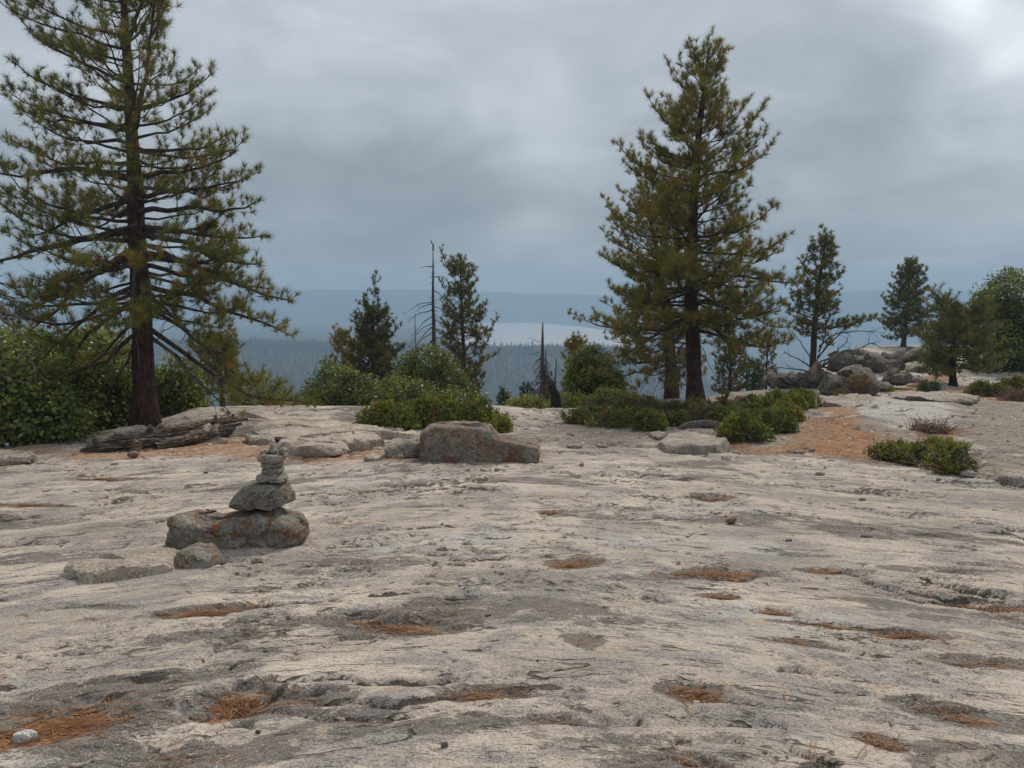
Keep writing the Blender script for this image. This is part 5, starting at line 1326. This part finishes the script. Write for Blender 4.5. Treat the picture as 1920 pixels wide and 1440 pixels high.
# --- the weathered log
rng = np.random.default_rng(77)
def log_body(ctrl, sides, rings, seed, amp):
    u = np.array([c[0] for c in ctrl]); tt = np.linspace(0, 1, rings)
    ts = np.linspace(0, 1, len(ctrl))
    pts = np.array([P(np.interp(t, ts, u), np.interp(t, ts, [c[1] for c in ctrl]), np.interp(t, ts, [c[2] for c in ctrl])) for t in tt])
    ker = np.ones(7) / 7
    for k in range(3): pts[:, k] = np.convolve(np.pad(pts[:, k], 3, mode='edge'), ker, 'valid')
    rad = np.interp(tt, ts, [c[3] for c in ctrl]) * 1.25
    tg = unit(np.gradient(pts, axis=0)); e1 = unit(np.cross(tg, ZUP)); e2 = np.cross(e1, tg)
    an = np.arange(sides) * 2 * np.pi / sides
    A, T = np.meshgrid(an + 0, tt); Aw = A + 1.6 * T
    ridg = 1 - np.abs(fb2(np.cos(Aw) * 3.2 + seed, np.sin(Aw) * 3.2 + T * 1.6, 3)) * 2.6
    ridg2 = fb2(np.cos(Aw) * 9 + seed, np.sin(Aw) * 9 + T * 3.5, 2)
    big = fb2(np.cos(Aw) * 1.1 + 5 + seed, np.sin(Aw) * 1.1 + T * 4, 2)
    r = rad[:, None] * (1 + amp * (ridg - .5) + .18 * ridg2 + .35 * big)
    V = pts[:, None] + (e1[:, None] * np.cos(A)[..., None] + e2[:, None] * np.sin(A)[..., None] * .82) * r[..., None]
    V = V.reshape(-1, 3); n = sides
    i = np.arange(rings - 1)[:, None] * n; j = np.arange(n)[None, :]; j2 = (j + 1) % n
    q = np.stack([i + j, i + j2, i + n + j2, i + n + j], -1).reshape(-1, 4)
    c0, c1 = len(V), len(V) + 1
    V = np.vstack([V, pts[0] + tg[0] * .12, pts[-1] - tg[-1] * .15]); jj = np.arange(n)
    t = np.concatenate([np.stack([(jj + 1) % n, jj, np.full(n, c0)], 1), np.stack([(rings - 1) * n + jj, (rings - 1) * n + (jj + 1) % n, np.full(n, c1)], 1)])
    return V, q, t
def drift_mat():
    m, nt, b = new_mat('driftwood')
    t = nd(nt, 'ShaderNodeTexCoord')
    v = mapping(nt, t.outputs['Object'], (5, 14, 60), rot=(0, R(-12), R(-35)))
    n = noise(nt, v, 1.0, 6, .65, .4); n2 = noise(nt, t.outputs['Object'], 5, 4, .6)
    c = ramp(nt, n, [(.36, (.020, .014, .011)), (.47, (.085, .062, .047)), (.60, (.22, .175, .135)), (.74, (.40, .34, .28))])
    c = mixc(nt, mrange(nt, n2, .5, .68, 0, .7), c, (.095, .062, .044))
    nt.links.new(c, b.inputs['Base Color'])
    bp = nd(nt, 'ShaderNodeBump'); bp.inputs['Strength'].default_value = .8; bp.inputs['Distance'].default_value = .02
    nt.links.new(n, bp.inputs['Height']); nt.links.new(bp.outputs[0], b.inputs['Normal'])
    return m
M_LOG = drift_mat()
LB = P(300, 850, 11.2)
lg = root('fallen_log', 'long weathered split log lying in front of the tall left pine', 'log', LB)
def log_part(nm, ctrl, sides=72, rings=120, seed=0, amp=.42):
    V, q, t = log_body(ctrl, sides, rings, seed, amp)
    return link(nm, make_mesh(nm, V - LB, q, t, None, True), M_LOG, lg)
log_part('log_trunk', [(150, 848, 10.9, .03), (175, 842, 10.95, .07), (215, 834, 11.05, .115), (260, 827, 11.2, .13), (300, 820, 11.4, .135), (345, 810, 11.7, .13), (390, 801, 12.2, .12), (430, 793, 12.7, .10), (462, 787, 13.1, .05)], seed=1)
log_part('split_limb', [(290, 838, 11.1, .04), (330, 828, 11.35, .07), (370, 817, 11.8, .085), (410, 808, 12.3, .09), (445, 800, 12.8, .08), (472, 795, 13.0, .04)], 56, 90, 5, .4)
log_part('splinter', [(300, 812, 11.35, .02), (350, 800, 11.7, .045), (400, 792, 12.2, .05), (440, 787, 12.7, .035), (460, 785, 13.0, .012)], 36, 60, 9, .4)
for (u0, v0, u1, v1, Yd, r0, r1) in [(182, 838, 177, 818, 10.9, .05, .035), (222, 828, 217, 812, 11.05, .06, .03), (284, 815, 281, 798, 11.3, .06, .03), (300, 810, 302, 796, 11.4, .05, .03), (256, 832, 258, 850, 10.95, .075, .05), (303, 826, 299, 845, 11.2, .05, .03),
                                     (262, 830, 246, 852, 11.0, .08, .06), (404, 792, 404, 780, 12.1, .045, .02), (437, 786, 437, 776, 12.8, .035, .018), (372, 806, 366, 824, 11.9, .06, .035)]:
    w = MB(); w.tube(bend(P(u0, v0, Yd), P(u1, v1, Yd - .06), .05, 6, rng, .05), np.linspace(r0, r1, 6), 9, rough=.4, seed=u0); w.build('branch_stub', M_LOG, lg, loc=LB)

# grey weathered log among the shrubs on the right
LB = P(1310, 815, 13.8)
lg = root('driftwood', 'short grey weathered log lying on the flat rock sheet among the shrubs', 'log', LB)
V, q, t = log_body([(1270, 806, 13.6, .03), (1290, 799, 13.7, .07), (1320, 798, 13.8, .09), (1345, 802, 13.8, .11), (1362, 812, 13.8, .10)], 48, 60, 14, .3)
link('log_wood', make_mesh('log_wood', V - LB, q, t, None, True), M_DEAD, lg)

# ------------------------------------------------------------------ dry grass tufts
def tuft(u, v, hpx, n, lab, seed):
    rng = np.random.default_rng(seed); g = G(u, v); h = hpx * g[1] / F
    mb = MB(); zz = gz(g[0], g[1])
    B = np.array([g[0], g[1], zz]) + rng.normal(0, 1, (n, 3)) * np.array([h * .35, h * .2, 0])
    D = unit(rng.normal(size=(n, 3)) * np.array([.5, .5, .1]) + ZUP)
    sd = unit(np.cross(D, rng.normal(size=(n, 3)))) * .003; l = h * rng.uniform(.5, 1.1, (n, 1))
    mid = B + D * l * .6; tip = B + D * l + rng.normal(0, .12, (n, 3)) * l - ZUP * l * .12
    V = np.stack([B - sd, B + sd, mid + sd * .7, mid - sd * .7, tip], 1).reshape(-1, 3); k = np.arange(n)[:, None] * 5
    mb.add(V, k + np.array([[0, 1, 2, 3]]), k + np.array([[3, 2, 4]]), .5)
    mb.fq[-1] = rng.uniform(0, 1, n); mb.ft[-1] = mb.fq[-1]
    tag(mb.build('grass_tuft', M_GRASS, smooth=False), lab, 'grass')
for i, (u, v, h, n, lab) in enumerate([(488, 810, 12, 90, 'yellow grass tuft at the right end of the log'), (258, 806, 14, 140, 'yellow grass beside the low rock under the tall left pine'),
                                       (455, 781, 16, 150, 'dry grass tuft on the crest behind the log end'), (520, 782, 14, 120, 'dry grass tuft on the crest below the feathery bush'),
                                       (185, 832, 12, 120, 'dry yellow grass at the left end of the log'), (645, 800, 12, 60, 'few dry stems left of the bright green manzanita'),
                                       (1310, 832, 9, 60, 'yellow tuft on the flat rock sheet among the shrubs'), (1752, 782, 7, 60, 'small yellow tuft in a crack of the pale right slab'),
                                       (735, 845, 9, 50, 'small yellow tuft on the litter beside the grey block'), (1690, 800, 8, 60, 'yellow tuft at the lower edge of the pale right slab'),
                                       (1825, 775, 7, 60, 'yellow tuft on the gravelly ground at the right')]):
    tuft(u, v, h, n, lab, 300 + i)

# ------------------------------------------------------------------ fallen needles and grit (nobody could count them)
def litter():
    rng = np.random.default_rng(9)
    pts = []; rot = []; ln = []
    for (bx, by, rx, ry, r, dep, li) in BASINS:
        n = int(640 * li * li * math.sqrt(rx * ry * 4))
        if by > 9: n //= 2
        a = rng.uniform(0, 6.28, n); q = np.abs(rng.normal(0, .42, n))
        dx = np.cos(a) * q * rx; dy = np.sin(a) * q * ry
        pts.append(np.stack([bx + math.cos(r) * dx - math.sin(r) * dy, by + math.sin(r) * dx + math.cos(r) * dy], 1)); rot.append(r + rng.normal(0, .7, n)); ln.append(np.full(n, .12))
    n = 16000
    for p in LITTER:
        p_ = np.array(p); lo, hi = p_.min(0), p_.max(0)
        c = rng.uniform(lo, hi, (n // 4, 2)); d = sdpoly(c[:, 0], c[:, 1], p); c = c[d < .25 * rng.uniform(-1, 1, len(c))]
        pts.append(c); rot.append(rng.uniform(0, 6.28, len(c))); ln.append(np.full(len(c), .15))
    # strays on the slab, in threes
    c = np.stack([rng.uniform(-7, 8, 900), rng.uniform(2.4, 10.5, 900)], 1); keep = fb2(c[:, 0] * .7 + 3, c[:, 1] * .9, 3) > -.02; c = c[keep]
    c = np.repeat(c, 3, 0); a = np.repeat(rng.uniform(0, 6.28, len(c) // 3), 3) + rng.normal(0, .16, len(c))
    pts.append(c + rng.normal(0, .004, c.shape)); rot.append(a); ln.append(np.full(len(c), .13))
    XY = np.vstack(pts); A = np.concatenate(rot); L = np.concatenate(ln) * rng.uniform(.6, 1.25, len(XY)); n = len(XY)
    D = np.stack([np.cos(A), np.sin(A)], 1); Sd = np.stack([-D[:, 1], D[:, 0]], 1)
    W = .0016 + .0005 * np.clip(XY[:, 1] - 4, 0, 12) * .5
    cv = rng.normal(0, .10, n)
    V = []
    for f in (0, .5, 1.0):
        c = XY + D * (L * (f - .5))[:, None] + Sd * (cv * L * 4 * f * (1 - f))[:, None]
        for s in (-1, 1):
            e = c + Sd * (W * s * (1 if f < 1 else .4))[:, None]
            V.append(np.column_stack([e, gz(e[:, 0], e[:, 1]) + .003]))
    lift = np.abs(rng.normal(0, .004, n)); tl = rng.normal(0, .003, n)
    for k in range(6): V[k][:, 2] += lift + tl * (k // 2 - 1)
    V = np.stack(V, 1).reshape(-1, 3); k = np.arange(n)[:, None] * 6
    q = np.concatenate([k + np.array([[0, 1, 3, 2]]), k + np.array([[2, 3, 5, 4]])], 0)
    ti = np.clip(rng.normal(.5, .26, n), 0, 1)
    me = make_mesh('fallen_needles', V, q, None, {'tint': ('FACE', np.concatenate([ti, ti]))})
    tag(link('fallen_needles', me, M_STRAW), 'orange-brown fallen pine needles in the hollows of the slab', 'pine needles', kind='stuff')
litter()

def gravel():
    rng = np.random.default_rng(12)
    c = np.stack([rng.uniform(-8, 11, 13000), rng.uniform(2.3, 18, 13000)], 1)
    dn = fb2(c[:, 0] * .8 + 7, flow(c[:, 0], c[:, 1]) * 1.6, 3)
    s = np.zeros(len(c))
    for p in SOIL: s = np.maximum(s, (sdpoly(c[:, 0], c[:, 1], p) < .4) * 1.0)
    for p in LITTER: s = np.maximum(s, (sdpoly(c[:, 0], c[:, 1], p) < 0) * .8)
    a = c[:, 0] / c[:, 1]
    right = sst(.12, .4, a) * sst(6.5, 9, c[:, 1])
    keep = (rng.random(len(c)) < .10 + .30 * (dn > .18) + .75 * s + .65 * right) & (c[:, 1] < np.interp(a, CA, CY))
    c = c[keep]; n = len(c)
    r = np.clip(rng.lognormal(-4.75, .55, n), .003, .045) * (.75 + c[:, 1] * .06)
    z = gz(c[:, 0], c[:, 1])
    base_v = np.array([(1, 0, 0), (.4, .9, 0), (-.6, .75, 0), (-1, -.1, 0), (-.3, -.9, 0), (.7, -.7, 0), (.55, .1, 1), (-.1, .5, 1), (-.5, -.1, 1), (.1, -.4, 1)], float)
    fl = rng.uniform(.25, .6, n); ro = rng.uniform(0, 6.28, n)
    B = base_v[None] * rng.uniform(.7, 1.25, (n, 10, 1))
    X_ = (B[..., 0] * np.cos(ro)[:, None] - B[..., 1] * np.sin(ro)[:, None]) * 1.25; Y_ = B[..., 0] * np.sin(ro)[:, None] + B[..., 1] * np.cos(ro)[:, None]
    V = np.stack([c[:, :1] + X_ * r[:, None], c[:, 1:] + Y_ * r[:, None], z[:, None] + (B[..., 2] * fl[:, None] - .08) * r[:, None]], -1)
    f = [(6, 7, 8), (6, 8, 9), (0, 1, 6), (1, 7, 6), (1, 2, 7), (2, 8, 7), (2, 3, 8), (3, 4, 8), (4, 9, 8), (4, 5, 9), (5, 6, 9), (5, 0, 6)]
    t = np.array(f)[None] + (np.arange(n) * 10)[:, None, None]
    ti = np.repeat(rng.uniform(0, 1, n), len(f))
    me = make_mesh('gravel', V.reshape(-1, 3), None, t.reshape(-1, 3), {'tint': ('FACE', ti)})
    m = foliage_mat('gravel_chips', [(0, (.09, .08, .07)), (.4, (.21, .185, .16)), (.75, (.36, .32, .275)), (1, (.50, .46, .41))], rough=.95, spec=.15, trans=0)
    tag(link('gravel', me, m), 'loose granite chips scattered over the slab', 'gravel', kind='stuff')
gravel()
